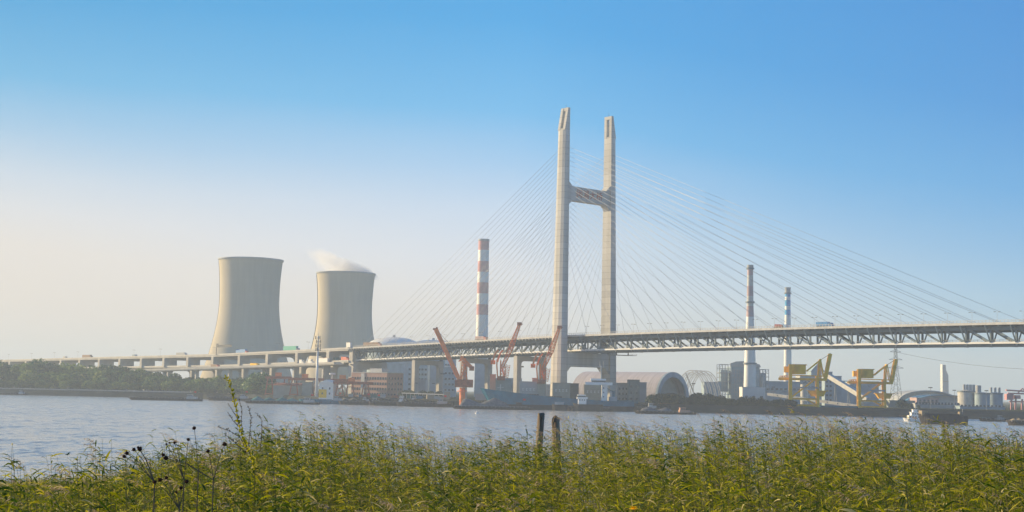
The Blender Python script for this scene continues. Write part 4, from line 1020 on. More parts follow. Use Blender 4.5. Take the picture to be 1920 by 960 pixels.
# ------------------------------------------------------------------ boats
def hull_mesh(L, B, D, sheer_b=0.0, sheer_s=0.0, rake=0.06, bow=-1):
    """bow = -1 bow at -x. returns MB of a closed hull, z from -1 to D"""
    n = 24; b = MB(); secs = []
    for i in range(n + 1):
        u = i / n                                      # 0 bow .. 1 stern
        f = min(1.0, (u / 0.14) ** 0.6) if u < 0.14 else (1.0 if u < 0.93 else 1.0 - 0.25 * ((u - 0.93) / 0.07))
        top = D + sheer_b * max(0.0, 1 - u / 0.18) ** 1.2 + sheer_s * max(0.0, (u - 0.8) / 0.2)
        xt = (u - 0.5) * L - rake * L * max(0.0, 1 - u / 0.12); xb = (u - 0.5) * L + (0.04 * L * max(0.0, 1 - u / 0.12))
        w = B / 2 * max(f, 0.06)
        secs.append([(xb, -w * 0.85 * f, -1.0), (xt, -w, top), (xt, w, top), (xb, w * 0.85 * f, -1.0)])
    vs = [(p[0] * -bow * -1 if bow == 1 else p[0], p[1], p[2]) for s_ in secs for p in s_]
    fs = []
    for i in range(n):
        a = 4 * i; c = a + 4
        for p, q in ((0, 1), (1, 2), (2, 3), (3, 0)): fs.append((a + p, c + p, c + q, a + q))
    fs += [(3, 2, 1, 0), (4 * n, 4 * n + 1, 4 * n + 2, 4 * n + 3)]
    b.add(vs, fs); return b
def heap(b, x0, x1, B, z, h, n=14, seed=0, peaks=3):
    rnd = random.Random(seed); m = 8; vs = []; ph = [(x0 + (x1 - x0) * (i + 0.5 + rnd.uniform(-0.2, 0.2)) / peaks, rnd.uniform(0.75, 1.0)) for i in range(peaks)]
    n = 10 * peaks; wid = (x1 - x0) / peaks * 0.8
    for i in range(n + 1):
        x = x0 + (x1 - x0) * i / n
        for j in range(m + 1):
            y = (j / m - 0.5) * B; e = min(1, min(i, n - i) / 2.0)
            hh = max(a * max(0.0, 1 - math.hypot((x - px) / wid, y / (B * 0.62))) for px, a in ph)
            vs.append((x, y, z + (h * hh + 0.35 + rnd.uniform(-0.12, 0.12)) * e * (1 if 0 < j < m else 0)))
    fs = [(i * (m + 1) + j, (i + 1) * (m + 1) + j, (i + 1) * (m + 1) + j + 1, i * (m + 1) + j + 1) for i in range(n) for j in range(m)]
    b.add(vs, fs); return b
def barge(label, p0, p1, Y, fb=1.6, hull='hull_dark', cargo=None, ch=3.0, house=1, peaks=3, B=10, flag=None, rzd=0, name='barge', covers=0, group=None, house_m='dirty_white', hh=3.4):
    x0, x1 = gx(p0, Y, 0), gx(p1, Y, 0); L = x1 - x0; T = thing(name, label, 'barge', ((x0 + x1) / 2, Y, 0), R(rzd), group)
    hull_mesh(L * 0.96, B, fb, 0.9, 0.4, 0.03).build('hull', hull, T)
    hx = L * 0.5 - 9 * min(1, L / 45)
    if cargo: b = MB(); heap(b, -L * 0.42, hx - 6, B * 0.86, fb + 0.02, ch, peaks=peaks, seed=int(p0)); b.build('cargo_heap', cargo, T, smooth=True)
    b = MB(); c0, c1 = -L * 0.43, hx - 5
    b.box(c0, c1, -B * 0.46, -B * 0.44, fb, fb + 0.9); b.box(c0, c1, B * 0.44, B * 0.46, fb, fb + 0.9); b.box(c0 - 0.3, c0, -B * 0.46, B * 0.46, fb, fb + 0.9); b.box(c1, c1 + 0.3, -B * 0.46, B * 0.46, fb, fb + 0.9); b.build('hatch_coaming', hull, T)
    if house:
        s = min(1, L / 45); h = b = MB(); b.box(hx - 3.5 * s, hx + 4 * s, -B * 0.32, B * 0.32, fb + 0.02, fb + hh * 0.55); h = b.build('deckhouse', house_m, T)
        b = MB(); b.box(hx - 3 * s, hx + 0.8 * s, -B * 0.24, B * 0.24, fb + hh * 0.55 + 0.01, fb + hh); b.box(hx - 3.4 * s, hx + 1.2 * s, -B * 0.27, B * 0.27, fb + hh + 0.005, fb + hh + 0.2); b.build('wheelhouse', house_m, T)
        for i in range(3): b = MB(); b.box(hx - 2.8 * s + i * 1.2 * s, hx - 2.0 * s + i * 1.2 * s, -B * 0.24 - 0.08, -B * 0.24 - 0.003, fb + hh * 0.68, fb + hh * 0.9); b.build('window', 'glass', h)
        b = MB(); b.tube((hx + 1.5 * s, 0, fb + hh * 0.55), (hx + 1.5 * s, 0, fb + hh + 3), 0.09, n=5); b.bar((hx + 0.6 * s, 0, fb + hh + 2), (hx + 2.4 * s, 0, fb + hh + 2), 0.1); b.build('mast', 'dark_steel', T)
    if flag: b = MB(); fx = hx + 1.5 * s; b.add([(fx, 0, fb + hh + 2.9), (fx + 1.9, 0.2, fb + hh + 2.8), (fx + 1.8, 0.1, fb + hh + 1.5), (fx, 0, fb + hh + 1.6), (fx, .06, fb + hh + 2.9), (fx + 1.9, 0.26, fb + hh + 2.8), (fx + 1.8, 0.16, fb + hh + 1.5), (fx, .06, fb + hh + 1.6)], [(0, 1, 2, 3), (7, 6, 5, 4), (0, 4, 5, 1), (1, 5, 6, 2), (2, 6, 7, 3), (3, 7, 4, 0)]); b.build('flag', 'flag_red', T)
    b = MB()
    for i in range(int(L / 2.5)): xx = -L * 0.46 + i * 2.5; b.bar((xx, -B / 2 + 0.15, fb), (xx, -B / 2 + 0.15, fb + 1.0), 0.09)
    b.bar((-L * 0.46, -B / 2 + 0.15, fb + 1.0), (L * 0.42, -B / 2 + 0.15, fb + 1.0), 0.08); b.build('railing', 'dirty_white', T)
    for i in range(int(L / 7)): b = MB(); b.tube((-L * 0.4 + i * 7, -B / 2 - 0.28, fb * 0.5), (-L * 0.4 + i * 7, -B / 2 + 0.03, fb * 0.5), 0.45, n=8); b.build('tyre_fender', 'tyre', T)
    return T, L
barge('small flat work boat at the far left end of the river', 0, 50, 1322, 0.9, 'hull_dark', None, house=1, B=8, hh=3.2, house_m='plant_blue')
barge('long low black barge heaped with coal, alone on the left reach', 240, 381, 1110, 1.4, 'hull_dark', 'coal', 1.6, peaks=5, flag=1)
barge('black barge with teal tarpaulins in front of the tree end', 457, 602, 1035, 1.2, 'hull_dark', 'tarp', 3.6, peaks=4, house=1, flag=1)
barge('dark moored barge with two red flags before the last left trees', 388, 474, 1178, 2.0, 'hull_dark', 'coal', 2.0, flag=1, house_m='plant_grey')
barge('dark blue moored barge just behind the teal barge', 560, 650, 1085, 2.6, 'hull_blue', None, flag=1, house_m='plant_grey')
barge('low dark barge moored below the brick office', 634, 722, 1068, 1.8, 'hull_dark', 'coal', 2.2, flag=1)
barge('dark barge with sand moored against the yard quay', 628, 700, 1098, 2.2, 'hull_dark', 'sand_pile', 3.0, flag=1, peaks=2)
barge('dark barge with white deckhouse moored in the middle of the row', 690, 770, 1052, 2.2, 'hull_dark', 'coal', 2.0, house_m='white_paint', hh=4)
barge('long black hopper barge with coal left of the orange crane', 742, 850, 1032, 2.2, 'hull_dark', 'coal', 2.6, flag=1, peaks=4, house_m='plant_grey')
barge('dark barge tied up behind the hopper barge', 700, 800, 1078, 3.8, 'hull_dark', 'coal', 2.0, peaks=3, house_m='dirty_white')
barge('black barge with steep grey gravel cones in front of the blue ship', 846, 1001, 958, 1.2, 'hull_dark', 'gravel_pile', 6.6, peaks=2, B=14, flag=1, house_m='hull_dark', hh=3.5)
barge('long dark barge with grey heaps below the arched hall', 1188, 1306, 893, 1.0, 'hull_dark', 'gravel_pile', 3.2, peaks=2, B=12, house_m='brick', hh=3)
barge('low dark barge moored along the bank under the main span', 1150, 1240, 985, 2.4, 'hull_dark', 'coal', 1.8, house_m='dirty_white')
barge('small dark barge moored right of the blue ship', 1060, 1150, 960, 1.8, 'hull_dark', 'coal', 1.2, house=0)
barge('small distant dark barge near the right edge', 1836, 1886, 850, 0.9, 'hull_dark', 'tarp', 1.3, B=8, house=1, hh=2.4, house_m='plant_grey')
barge('dark barge with sandy rail cut off by the right edge', 1888, 1968, 735, 1.6, 'hull_dark', 'sand_pile', 1.8, B=10, house=1, hh=3)
# big grey-black cargo barge and white tug
def cargo_ship_right():
    Y = 722; x0, x1 = gx(1724, Y, 0), gx(1812, Y, 0); L = x1 - x0; T = thing('cargo_barge', 'high-sided dark grey cargo vessel heading right behind the white tug', 'cargo vessel', ((x0 + x1) / 2, Y, 0))
    hull_mesh(L, 9, 4.2, 1.0, 0, 0.03, bow=1).build('hull', 'hull_dark', T)
    b = MB(); b.box(-L * 0.42, L * 0.3, -3.6, 3.6, 4.2, 5.3); b.build('hatch_coaming', 'hull_dark', T)
    b = MB()
    for i in range(6): b.box(-L * 0.36 + i * L * 0.12, -L * 0.36 + i * L * 0.12 + 1.2, -4.5 - 0.12, -4.42, 2.4, 3.2)
    b.build('hull_port', 'hull_dark', T)
    b = MB(); b.box(-L * 0.48, -L * 0.36, -3, 3, 4.2, 6.6); b.build('deckhouse', 'sand_pile', T); b = MB(); b.box(L * 0.34, L * 0.38, -1.5, 1.5, 4.4, 6.4); b.build('windlass', 'sand_pile', T)
    b = MB(); b.tube((L * 0.42, 0, 5), (L * 0.42, 0, 8), 0.1, n=5); b.build('mast', 'dirty_white', T)
cargo_ship_right()
def tug():
    Y = 790; x0, x1 = gx(1695, Y, 0), gx(1737, Y, 0); L = x1 - x0; T = thing('tugboat', 'white tugboat with stepped decks left of the dark cargo vessel', 'tugboat', ((x0 + x1) / 2, Y, 0))
    hull_mesh(L, 5, 1.3, 0.6, 0, 0.05).build('hull', 'ship_white', T)
    b = MB(); b.box(-L * 0.32, L * 0.36, -1.9, 1.9, 1.32, 3.3); h = b.build('deckhouse', 'ship_white', T)
    b = MB(); b.box(-L * 0.2, L * 0.18, -1.6, 1.6, 3.32, 5.0); b.box(-L * 0.24, L * 0.22, -1.9, 1.9, 5.01, 5.15); b.build('upper_deck', 'ship_white', T)
    b = MB(); b.box(-L * 0.12, L * 0.08, -1.2, 1.2, 5.17, 6.5); b.box(-L * 0.15, L * 0.11, -1.4, 1.4, 6.51, 6.65); b.build('wheelhouse', 'ship_white', T)
    for i in range(5): b = MB(); b.box(-L * 0.28 + i * L * 0.12, -L * 0.28 + i * L * 0.12 + 0.8, -1.98, -1.903, 2.1, 2.8); b.build('window', 'glass', h)
    for i in range(3): b = MB(); b.box(-L * 0.16 + i * L * 0.1, -L * 0.16 + i * L * 0.1 + 0.7, -1.68, -1.603, 3.9, 4.5); b.build('window', 'glass', h)
    b = MB(); b.tube((L * 0.02, 0, 6.65), (L * 0.02, 0, 9.3), 0.09, n=5); b.bar((L * 0.02, 0, 8.6), (L * 0.25, 0, 5.6), 0.12); b.bar((-1, 0, 8), (1.2, 0, 8), 0.1); b.build('mast', 'dirty_white', T)
    b = MB(); b.box(L * 0.28, L * 0.29, -0.8, 0.8, 3.3, 5); b.add([(L * 0.34, 0, 6.2), (L * 0.34 + 1.5, 0, 6.0), (L * 0.34 + 1.5, 0, 5.0), (L * 0.34, 0, 5.0)], [(0, 1, 2, 3)]); b.build('flag', 'flag_red', T)
tug()
def blue_ship():
    Y = 984; x0, x1 = gx(899, Y, 0), gx(1188, Y, 0); L = x1 - x0; T = thing('coastal_freighter', 'long blue-hulled freighter with white bridge moored below the tower', 'ship', ((x0 + x1) / 2, Y, 0))
    k = Y / FPX; X = lambda p: gx(p, Y, 5) - (x0 + x1) / 2; Z = lambda p, y: hz(p, y, Y)
    # sheer line: high bow falling to a low waist
    SH_U = [0, 0.1, 0.2, 0.35, 0.5, 0.75, 1.0]; SH_Z = [14.2, 12.8, 11.7, 10.0, 8.7, 7.2, 6.6]
    n = 40; b = MB(); secs = []
    for i in range(n + 1):
        u = i / n; f = min(1.0, (u / 0.16) ** 0.55) if u < 0.16 else (1.0 if u < 0.94 else 1 - 0.3 * (u - 0.94) / 0.06)
        top = float(np.interp(u, SH_U, SH_Z))
        xt = (u - 0.5) * L; xb = xt + 8.5 * max(0.0, 1 - u / 0.12); w = 7 * max(f, 0.05)
        secs.append([(xb, -w * 0.8, -1.0), (xb * 0.75 + xt * 0.25, -w * 0.95, 3.4), (xt, -w, top), (xt, w, top), (xb * 0.75 + xt * 0.25, w * 0.95, 3.4), (xb, w * 0.8, -1.0)])
    vs = [p for s_ in secs for p in s_]; fs = []; mi = []
    for i in range(n):
        a = 6 * i; c = a + 6
        for j in range(6):
            q = (j + 1) % 6; fs.append((a + j, c + j, c + q, a + q)); mi.append(1 if j in (0, 4) else 0)
    fs += [(5, 4, 3, 2, 1, 0), tuple(6 * n + j for j in range(6))]; mi += [0, 0]
    b.v = vs; b.f = fs; b.mi = mi; b.build('hull', ['hull_blue', 'hull_dark'], T)
    b = MB()
    for i in range(3): b.box(-L * 0.22 + i * L * 0.15, -L * 0.22 + i * L * 0.15 + 11, -4.5, 4.5, 7.4 - 0.6 * i, 10.6 - 1.2 * i)
    b.build('hatch', 'hull_dark', T)
    b = MB(); a0, a1 = X(1128), X(1138); b.box(a0, a1, -3.5, 3.5, 6.5, Z(1130, 721)); d = b.build('deckhouse', 'ship_white', T)
    b = MB(); b.box(X(1096), X(1147), -6.5, 1.0, Z(1120, 722), Z(1120, 716.8)); b.build('bridge_deck', 'ship_white', T)
    b = MB(); b.box(X(1108), X(1134), -4.5, 0, Z(1120, 716.8) + 0.01, Z(1120, 713.6)); b.build('wheelhouse_glazing', 'glass', T)
    b = MB(); b.box(X(1106), X(1135), -5, 0.5, Z(1120, 713.6) + 0.01, Z(1120, 710)); b.build('wheelhouse_roof', 'ship_white', T)
    b = MB(); b.tube((X(1126), -2, Z(1126, 710)), (X(1126), -2, Z(1126, 686)), 0.6, 0.35, 8); b.bar((X(1121), -2, Z(1126, 688)), (X(1132), -2, Z(1126, 688)), 0.4); b.bar((X(1123), -2, Z(1126, 693)), (X(1127), -2, Z(1126, 693)), 0.9)
    b.tube((X(1123.5), -2, Z(1126, 688)), (X(1123.5), -2, Z(1126, 678)), 0.1, n=4); b.tube((X(1130), -2, Z(1126, 688)), (X(1130), -2, Z(1126, 677)), 0.1, n=4); b.build('mast', 'dirty_white', T)
    for j in range(3):
        b = MB(); b.box(X(1130), X(1131.8), -3.6, -3.503, Z(1130, 745 - j * 8), Z(1130, 742.5 - j * 8)); b.build('window', 'glass', d)
    b = MB(); b.box(X(1142), X(1156), -4, 4, 6.5, 9.8); b.build('engine_casing', 'plant_blue', T)
    b = MB(); b.bar((X(1135), -3, Z(1135, 727)), (X(1150), -3, Z(1150, 735)), 0.5); b.tube((X(1150), -2, 9.5), (X(1150), -2, 14), 1.2, 1.0, 10); b.build('funnel', 'hull_blue', T)
    b = MB()
    for i in range(30):
        xx = -L * 0.47 + i * L * 0.016; u = xx / L + 0.5; top = float(np.interp(u, SH_U, SH_Z))
        b.bar((xx, -6.4 * min(1, (u / 0.16) ** 0.55), top), (xx, -6.4 * min(1, (u / 0.16) ** 0.55), top + 1.1), 0.12)
    b.build('railing', 'dirty_white', T)
    b = MB(); b.bar((X(938), -1, 8), (X(938), -1, 17), 0.5); b.bar((X(931), -1, 14.5), (X(944), -1, 14.8), 0.35); b.build('foremast', 'dirty_white', T)
blue_ship()
def white_boat():
    Y = 952; x0, x1 = gx(1076, Y, 0), gx(1130, Y, 0); L = x1 - x0; T = thing('harbour_boat', 'small boat with a white two-tier wheelhouse in front of the blue ship', 'boat', ((x0 + x1) / 2, Y, 0))
    hull_mesh(L, 6, 4.6, 0.8, 0, 0.04).build('hull', 'hull_dark', T)
    X = lambda p: gx(p, Y, 5) - (x0 + x1) / 2; Z = lambda y: hz(1092, y, Y)
    b = MB(); b.box(X(1084), X(1099), -2.5, 2.5, 4.62, Z(748)); b.box(X(1081.5), X(1101.5), -2.9, 2.9, Z(748) + 0.01, Z(744.5)); h = b.build('wheelhouse', 'ship_white', T)
    b = MB(); b.box(X(1083), X(1098), -2.6, 2.6, Z(742), Z(740)); b.build('roof', 'ship_white', h)
    b = MB(); b.box(X(1084.5), X(1097), -2.3, 2.3, Z(744.5) + 0.01, Z(742) - 0.01); b.build('glazing', 'glass', h)
    for i in range(3): b = MB(); b.box(X(1086 + i * 4.4), X(1087.8 + i * 4.4), -2.58, -2.503, Z(751), Z(749)); b.build('window', 'glass', h)
white_boat()
def cabin_launch():
    Y = 956; x0, x1 = gx(1036, Y, 0), gx(1064, Y, 0); L = x1 - x0; T = thing('launch', 'pale blue low launch moored at the tower foot', 'boat', ((x0 + x1) / 2, Y, 0))
    hull_mesh(L, 3.5, 4.0, 0.5, 0, 0.05).build('hull', 'hull_dark', T); b = MB(); b.box(-L * 0.35, L * 0.25, -1.3, 1.3, 4.0, 5.6); b.box(-L * 0.4, L * 0.3, -1.6, 1.6, 5.61, 5.8); b.build('cabin', 'plant_blue', T)
cabin_launch()

# ------------------------------------------------------------------ vehicles on the decks
def truck(label, s, w, zbase, L, Hh, m, cab_m, dirr=1, cabL=2.4, name='truck', cat='truck'):
    p = br_world(s, w, zbase); T = thing(name, label, cat, p, BR_RZ if dirr > 0 else BR_RZ + math.pi)
    b = MB(); b.box(-L / 2, L / 2 - cabL - 0.3, -1.25, 1.25, 1.1, Hh); b.build('cargo_body', m, T)
    b = MB(); b.prism([(L / 2 - cabL, 0.7), (L / 2, 0.7), (L / 2, 1.8), (L / 2 - 0.35, 2.9), (L / 2 - cabL, 2.9)], -1.2, 1.2, 'y'); c = b.build('cab', cab_m, T)
    b = MB(); b.box(L / 2 - 1.4, L / 2 - 0.5, -1.25, -1.203, 1.8, 2.6); b.build('window', 'glass', c)
    b = MB(); b.box(-L / 2, L / 2 - 0.2, -1.0, 1.0, 0.7, 1.08); b.build('chassis', 'dark_steel', T)
    for xx in ([-L / 2 + 1.2, -L / 2 + 2.5, L / 2 - 1.5] if L > 7 else [-L / 2 + 1.2, L / 2 - 1.4]):
        for yy in (-1.1, 1.1): b = MB(); b.tube((xx, yy - 0.15, 0.5), (xx, yy + 0.15, 0.5), 0.5, n=12); b.build('wheel', 'tyre', T)
    return T
U = lambda px, w=8: s_at(px, w)
def on(px0, px1, w=8):
    a, c = s_at(px0, w), s_at(px1, w); return (a + c) / 2, c - a
RD_ = -0.55
s, L = on(1532, 1561); truck('bright blue box lorry on the main span above the unloader', s, 8, zd(s) + RD_, L, 3.5, 'truck_blue', 'truck_blue')
s, L = on(893, 913); truck('dull red lorry on the deck in front of the broad banded chimney', s, 8, zd(s) + RD_, L, 3.6, 'faded_brown', 'cab_red')
s, L = on(683, 714); truck('long brown lorry with an orange-red cab at the bridge end', s, 8, zd(s) + RD_, L, 4.0, 'truck_brown', 'cab_red')
s, L = on(533, 560); truck('long green canvas lorry with dark blue cab between the cooling towers', s, 8, zd(s) - 0.9, L, 5.0, 'truck_green', 'cab_blue')
s, L = on(444, 464); truck('pale blue lorry with a red cab in front of the left cooling tower', s, 8, zd(s) - 0.9, L, 4.4, 'truck_blue', 'cab_red')
s, L = on(155, 173); truck('brown box lorry on the far left of the viaduct', s, 8, zd(s) - 0.9, L * 0.9, 4.0, 'truck_brown', 'truck_brown')
s, L = on(331, 350); truck('low grey coach left of the left cooling tower', s, 8, zd(s) - 0.9, L * 0.9, 3.5, 'plant_grey', 'plant_grey', name='coach', cat='coach')
s, L = on(118, 126); truck('small white van on the far left of the viaduct', s, 8, zd(s) - 0.9, 7, 3.0, 'dirty_white', 'dirty_white', cabL=1.8, name='van', cat='van')
s, L = on(248, 257); truck('small blue-grey van near the second lamp of the viaduct', s, 8, zd(s) - 0.9, 7, 2.8, 'plant_blue', 'plant_blue', cabL=1.8, name='van', cat='van')
# red flatbed with machinery
s, L = on(1453, 1476); p = br_world(s, 8, zd(s) + RD_); T = thing('flatbed_lorry', 'flatbed lorry carrying dark red machinery before the blue-banded chimney', 'flatbed lorry', p, BR_RZ)
b = MB(); b.box(-L / 2, L / 2 - 2.4, -1.2, 1.2, 0.9, 1.3); b.build('flatbed', 'truck_brown', T)
b = MB(); b.box(-L / 2 + 0.5, -L / 2 + 2.4, -1, 1, 1.32, 2.9); b.tube((-L / 2 + 3.4, -0.9, 2.1), (-L / 2 + 3.4, 0.9, 2.1), 0.8, n=10); b.tube((-L / 2 + 5.2, -0.9, 2.0), (-L / 2 + 5.2, 0.9, 2.0), 0.7, n=10); b.build('machinery_load', 'red_paint', T)
b = MB(); b.box(L / 2 - 2.3, L / 2, -1.1, 1.1, 0.8, 2.6); b.build('cab', 'truck_blue', T)
for xx in (-L / 2 + 1, -L / 2 + 2.4, L / 2 - 1.2):
    for yy in (-1.1, 1.1): b = MB(); b.tube((xx, yy - 0.15, 0.45), (xx, yy + 0.15, 0.45), 0.45, n=12); b.build('wheel', 'tyre', T)
# ramp and lower deck traffic
def on_r(px0, px1, w=-5):
    a, c = s_at(px0, w - 12, fz=rz_), s_at(px1, w - 12, fz=rz_); m_ = (a + c) / 2; return m_, abs(c - a)
for lab, p0, p1, hgt, m1, m2 in (('white box van on the exit ramp, left of the pair', 538, 546, 4.6, 'white_paint', 'white_paint'), ('white box van on the exit ramp, right of the pair', 553, 561, 4.6, 'white_paint', 'white_paint'),
                          ('white lorry with dark cab stripe behind the phone mast', 569, 592, 5.0, 'white_paint', 'cab_blue'), ('pinkish lorry climbing the exit ramp below the sign', 400, 415, 3.6, 'truck_brown', 'cab_red'),
                          ('yellow crane lorry on the exit ramp', 459, 474, 3.2, 'crane_yellow', 'crane_yellow')):
    s, L = on_r(p0, p1); truck(lab, s, rw(s) - 5, rz_(s) - 0.8, max(7, L * 0.9), hgt, m1, m2)
for lab, px, m1 in (('red lorry on the lower deck by the end pier', 645, 'cab_red'), ('teal lorry on the lower deck behind the phone mast', 628, 'tarp'), ('brown lorry on the lower deck right of the phone mast', 614, 'brick')):
    s = s_at(px, 8, -11.6); truck(lab, s, 9.5, zd(s) - 11.6, 11, 3.9, m1, m1)
# roadside sign gantry by the left cooling tower
s = s_at(420, 3.5); p = br_world(s, 3.3, zd(s)); L = s_at(436, 3.5) - s_at(407, 3.5)
T = thing('road_sign', 'big dark grey signboard on a cantilever pole in front of the left cooling tower', 'road sign', p, BR_RZ)
b = MB(); b.bar((-L / 2, 0, -1.2), (-L / 2, 0, 9.8), 0.5); b.bar((-L / 2, 0, 7.6), (L / 2, 0, 7.4), 0.35); b.build('post', 'dark_steel', T)
b = MB(); b.box(-L / 2 + 4.6, L / 2, -0.3, -0.18, 6.1, 8.4); b.box(-L / 2 + 0.3, -L / 2 + 4.4, -0.3, -0.18, 6.1, 9.8); b.build('sign_panel', 'dark_steel', T)
# bridge name plate box at the bridge end
p = br_world(-268, 3.0, zd(-268)); T = thing('end_cabinet', 'small white cabinet on the railing where truss and viaduct meet', 'cabinet', p, BR_RZ); b = MB(); b.box(-3, 3, -0.5, 1.2, 0.0, 4.0); b.build('cabinet_body', 'white_paint', T); b = MB(); b.box(-3.3, 3.3, -0.7, 1.4, 4.01, 4.3); b.build('lid', 'dirty_white', T)
# street lamps
def lamp_proto():
    T = thing('street_lamp', 'double-armed street lamp on the near rail of the main span', 'street lamp', (0, 0, 0), BR_RZ, 'lamps along the main span')
    b = MB(); b.tube((0, 0, 0), (0, 0, 5.6), 0.09, 0.06, 6); b.build('post', 'dirty_white', T)
    b = MB(); b.bar((-1.3, 0, 5.75), (1.3, 0, 5.55), 0.1); b.build('arm', 'dirty_white', T)
    for sg in (-1, 1): b = MB(); b.box(sg * 1.4 - 0.55, sg * 1.4 + 0.55, -0.3, 0.3, 5.62 - sg * 0.08, 5.85 - sg * 0.08); b.build('lamp_head', 'dark_steel', T)
    return T
lp = lamp_proto(); lk = kid_map([lp]); lp.location = br_world(22, WN + 1.2, zd(22))
for k in range(1, 29): s = 22 + k * 15.1; copy_tree(lp, loc=br_world(s, WN + 1.2, zd(s)), kids=lk)
for k in range(0, 11): s = -28 - k * 22.0; copy_tree(lp, loc=br_world(s, WN + 1.2, zd(s)), kids=lk, label='double-armed street lamp on the near rail left of the tower', group='lamps along the side span')
for px in (15, 58, 101, 145, 250, 300, 400, 470, 520, 577): s = s_at(px, 4); copy_tree(lp, loc=br_world(s, 4.4, zd(s) - 0.5), kids=lk, sc=1.25, label='street lamp standing on the parapet of the viaduct', group='lamps along the viaduct')

# quay edge under the tower: wall, bollards
def quay(label, p0, p1, off_, z):
    x0, x1 = gx(p0, 1010, 0), gx(p1, 1010, 0); T = thing('quay', label, 'quay', ((x0 + x1) / 2, 0, 0)); xc = (x0 + x1) / 2; n = 10; b = MB(); c = MB()
    pts = [(x0 + (x1 - x0) * i / n - xc, bank_y(x0 + (x1 - x0) * i / n) + off_) for i in range(n + 1)]
    for (ax, ay), (bx, by) in zip(pts, pts[1:]): b.prism([(ax, ay), (bx, by), (bx, by + 20), (ax, ay + 20)], -1, z, 'z')
    b.build('quay_wall', 'revetment', T)
    for i in range(30):
        t = (i + 0.5) / 30; xx = x0 + (x1 - x0) * t; yy = bank_y(xx) + off_ - 0.4; c.box(xx - xc - 0.5, xx - xc + 0.5, yy, yy + 0.35, 0.2, z - 0.5)
    c.build('fender', 'tyre', T)
    T.location = (xc, 0, 0)
quay('dark concrete quay below the brick office and side span', 600, 1000, -3, 4.6)
quay('dark concrete quay around the tower foot', 1003, 1255, -6, 4.9)
b = MB(); a, c = at(755, 737, 1085), at(838, 740, 1062); mid = (a + c) / 2; b.bar(a - mid, c - mid, 3, 0.7)
for t in np.linspace(-0.5, 0.5, 12): q = (c - a) * t; b.bar((q.x, q.y, q.z), (q.x, q.y, q.z - 4), 0.4)
tag(b.build('white_pipe_bridge', 'dirty_white', loc=tuple(mid)), 'long thin white pipe bridge along the quay under the side span', 'pipe bridge')

# pale flood wall along the left bank
def flood_wall():
    pts = [(x, y + 5.2) for x, y in bp_ if -560 < x < -235]; x0, y0 = pts[0]; b = MB(); c = MB()
    for (ax, ay), (bx, by) in zip(pts, pts[1:]):
        b.prism([(ax - x0, ay - y0), (bx - x0, by - y0), (bx - x0, by - y0 + 0.4), (ax - x0, ay - y0 + 0.4)], -0.2, 0.9, 'z')
    T = thing('flood_wall', 'long pale low flood wall above the left river bank', 'wall', (x0, y0, 5.4)); b.build('wall_body', 'concrete', T)
flood_wall()
b = MB(); fx = at(894, 776, 760); b.lathe([(0.1, -0.5), (0.8, -0.3), (0.9, 0.3), (0.3, 0.9), (0.15, 1.6), (0.05, 1.7)], 14)
tag(b.build('buoy', 'white_paint', smooth=True, loc=(fx.x, 760, 0)), 'tiny white buoy floating in mid river left of the wooden posts', 'buoy')
def light_mast():
    T = thing('light_mast', 'slim grey light mast in the quay yard', 'light mast', (0, 0, GZ), 0, 'light masts in the yards')
    b = MB(); b.tube((0, 0, 0), (0, 0, 17), 0.22, 0.14, 6); b.build('pole', 'plant_grey', T)
    b = MB(); b.box(-1.6, 1.6, -0.25, 0.25, 16.6, 17.3); b.build('lamp_bar', 'dark_steel', T)
    return T
lm = light_mast(); lmk = kid_map([lm])
for i, (px, d, sc) in enumerate(((829, 70, 1.15), (975, 150, 1.6), (745, 60, 0.7), (780, 60, 0.7), (812, 60, 0.7), (1300, 90, 0.9), (1450, 80, 0.8), (1745, 90, 0.9), (1790, 80, 0.8), (1850, 60, 0.8), (585, 50, 0.8), (690, 40, 0.8))):
    x = gx(px, 1060, 5); y = bank_y(x) + d; x = gx(px, y, 5)
    lab = ['slim mast between the piers left of the orange crane', 'tallest thin mast seen through the pier frame behind the lattice cranes', 'short mast at the second pier foot', 'short mast under the tall blue factory block', 'short mast by the pipe bridge end', 'mast before the steel arches', 'mast among pipe galleries by the first unloader', 'mast before the curved roofs', 'mast left of the broad pale tank', 'mast below the blue-grey tanks', 'mast left of the yellow house', 'mast before the brick office'][i]
    if i == 0: lm.location = (x, y, GZ); lm.scale = (sc,) * 3; lm['label'] = lab
    else: copy_tree(lm, loc=(x, y, GZ), sc=sc, kids=lmk, label=lab)

